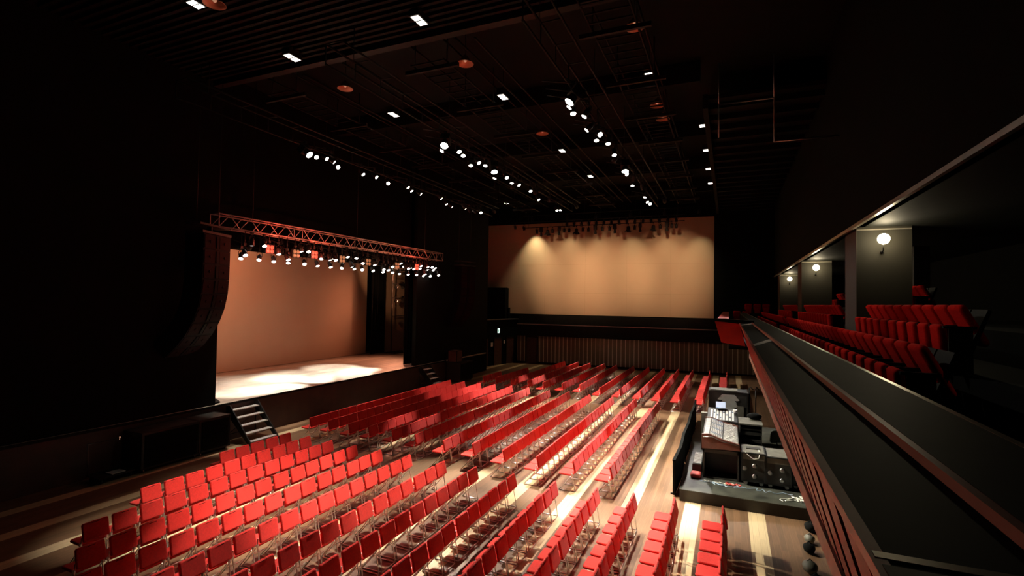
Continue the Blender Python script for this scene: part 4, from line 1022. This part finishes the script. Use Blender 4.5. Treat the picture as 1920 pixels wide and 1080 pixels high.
def chair_proto():
    t = thing('padded_chair', 'tmp', 'chair')
    for nm, L in chair_meshes().items():
        for b, m in L: b.build(nm, m, t)
    return t
CH = Proto(chair_proto())
RX = [-12.76, -11.89, -10.96, -9.98, -9.03, -8.03, -6.91, -5.93, -4.84, -3.72, -2.71, -1.87, -.99, -.02]
RY = [12.07, 12.05, 11.99, 11.91, 11.85, 11.85, 11.79, 11.74, 11.70, 11.64, 11.66, 11.70, 11.81, 11.76]
MXs = [-13.72, -12.86, -11.90, -11.04, -10.06, -9.09, -7.94, -6.97, -5.89, -4.80, -3.78, -2.75]
MA = [13.83, 13.85, 13.78, 13.78, 13.76, 13.64, 13.45, 13.53, 13.35, 13.23, 13.28, 13.21]
MBy = [23.85, 24.07, 23.92, 23.83, 23.95, 23.84, 23.36, 23.65, 23.33, 23.31, 23.26, 23.38]
FX = [-12.76, -11.97, -10.93, -9.92, -9.02, -8.01, -7.07, -5.90, -4.90, -3.90, -2.97, -2.08, -1.02, -.01]
FA = [25.80, 25.79, 25.54, 25.51, 25.47, 25.65, 25.74, 25.25, 25.28, 25.26, 25.18, 25.2, 25.2, 25.2]
FN = [5, 10, 20, 20, 20, 20, 19, 20, 20, 20, 20, 20, 20, 20]
chairs = []   # (x, y, label, group)
RN = {0: 5, 1: 10}
for i in range(14):
    for k in range(RN.get(i, 40)):
        x, y = RX[i], RY[i]-.20-.5*k
        ps = [pix((x+dx, y+dy_, z)) for dx in (-.5, 0) for dy_ in (-.2, .2) for z in (0, .45, .83)]
        ps = [p for p in ps if p]
        if not any(p[0] > 152 and p[1] < 1086 for p in ps) or y < .8: continue
        chairs.append((x, y, 'red chair, nearest block, %s row from the stage, %s seat from the cross aisle' % (ordw(i+1), ordw(k+1)), 'red chairs of the nearest block'))
for i in range(12):
    n = round((MBy[i]-MA[i])/.5)
    for k in range(n):
        x, y = MXs[i], MA[i]+.24+.5*k
        chairs.append((x, y, 'red chair, middle block, %s row from the stage, %s seat from the near aisle' % (ordw(i+1), ordw(k+1)), 'red chairs of the middle block'))
for i in range(14):
    for k in range(FN[i]):
        x, y = FX[i], FA[i]+.24+.5*k
        chairs.append((x, y, 'red chair, farthest block, %s row from the stage, %s seat from its near aisle' % (ordw(i+1), ordw(k+1)), 'red chairs of the farthest block'))
chairs.sort(key=lambda c: c[0]**2+c[1]**2)
rj = random.Random(21)
near, rest = chairs[:300], chairs[300:]
for x, y, lab, grp in near:
    o = CH.get(lab, grp, (x+rj.uniform(-.012, .012), y+rj.uniform(-.008, .008), 0), (0, 0, math.radians(rj.uniform(-1.6, 1.6))))
    o.scale = (1, 1.0 if 'nearest' in lab else 1.09, 1)
# the remaining chairs, further off, as one mass
lo = chair_meshes(True); far = {'red_fabric': MB(), 'chrome': MB()}
V = {'red_fabric': [], 'chrome': []}
for nm, L in lo.items():
    for b, m in L: V[m].append(b)
FB = MB(); midx = []
for x, y, lab, grp in rest:
    M = T(x+rj.uniform(-.012, .012), y, 0) @ R(rj.uniform(-1.0, 1.0), 'Z') @ Matrix.Diagonal((1, 1.1, 1, 1))
    for m, bs in V.items():
        for b in bs:
            n0 = len(FB.f); o0 = len(FB.v)
            FB.v += [tuple(M @ Vector(p)) for p in b.v]
            FB.f += [tuple(i+o0 for i in f) for f in b.f]; FB.sm += b.sm
            midx += [0 if m == 'red_fabric' else 1]*(len(FB.f)-n0)
o = FB.build('distant_padded_chairs', ['red_fabric', 'chrome']); o.data.polygons.foreach_set('material_index', midx)
tag(o, 'mass of red chairs in the further rows of the middle and farthest blocks', 'chairs'); o['kind'] = 'stuff'
print('chairs', len(chairs), 'near', len(near))
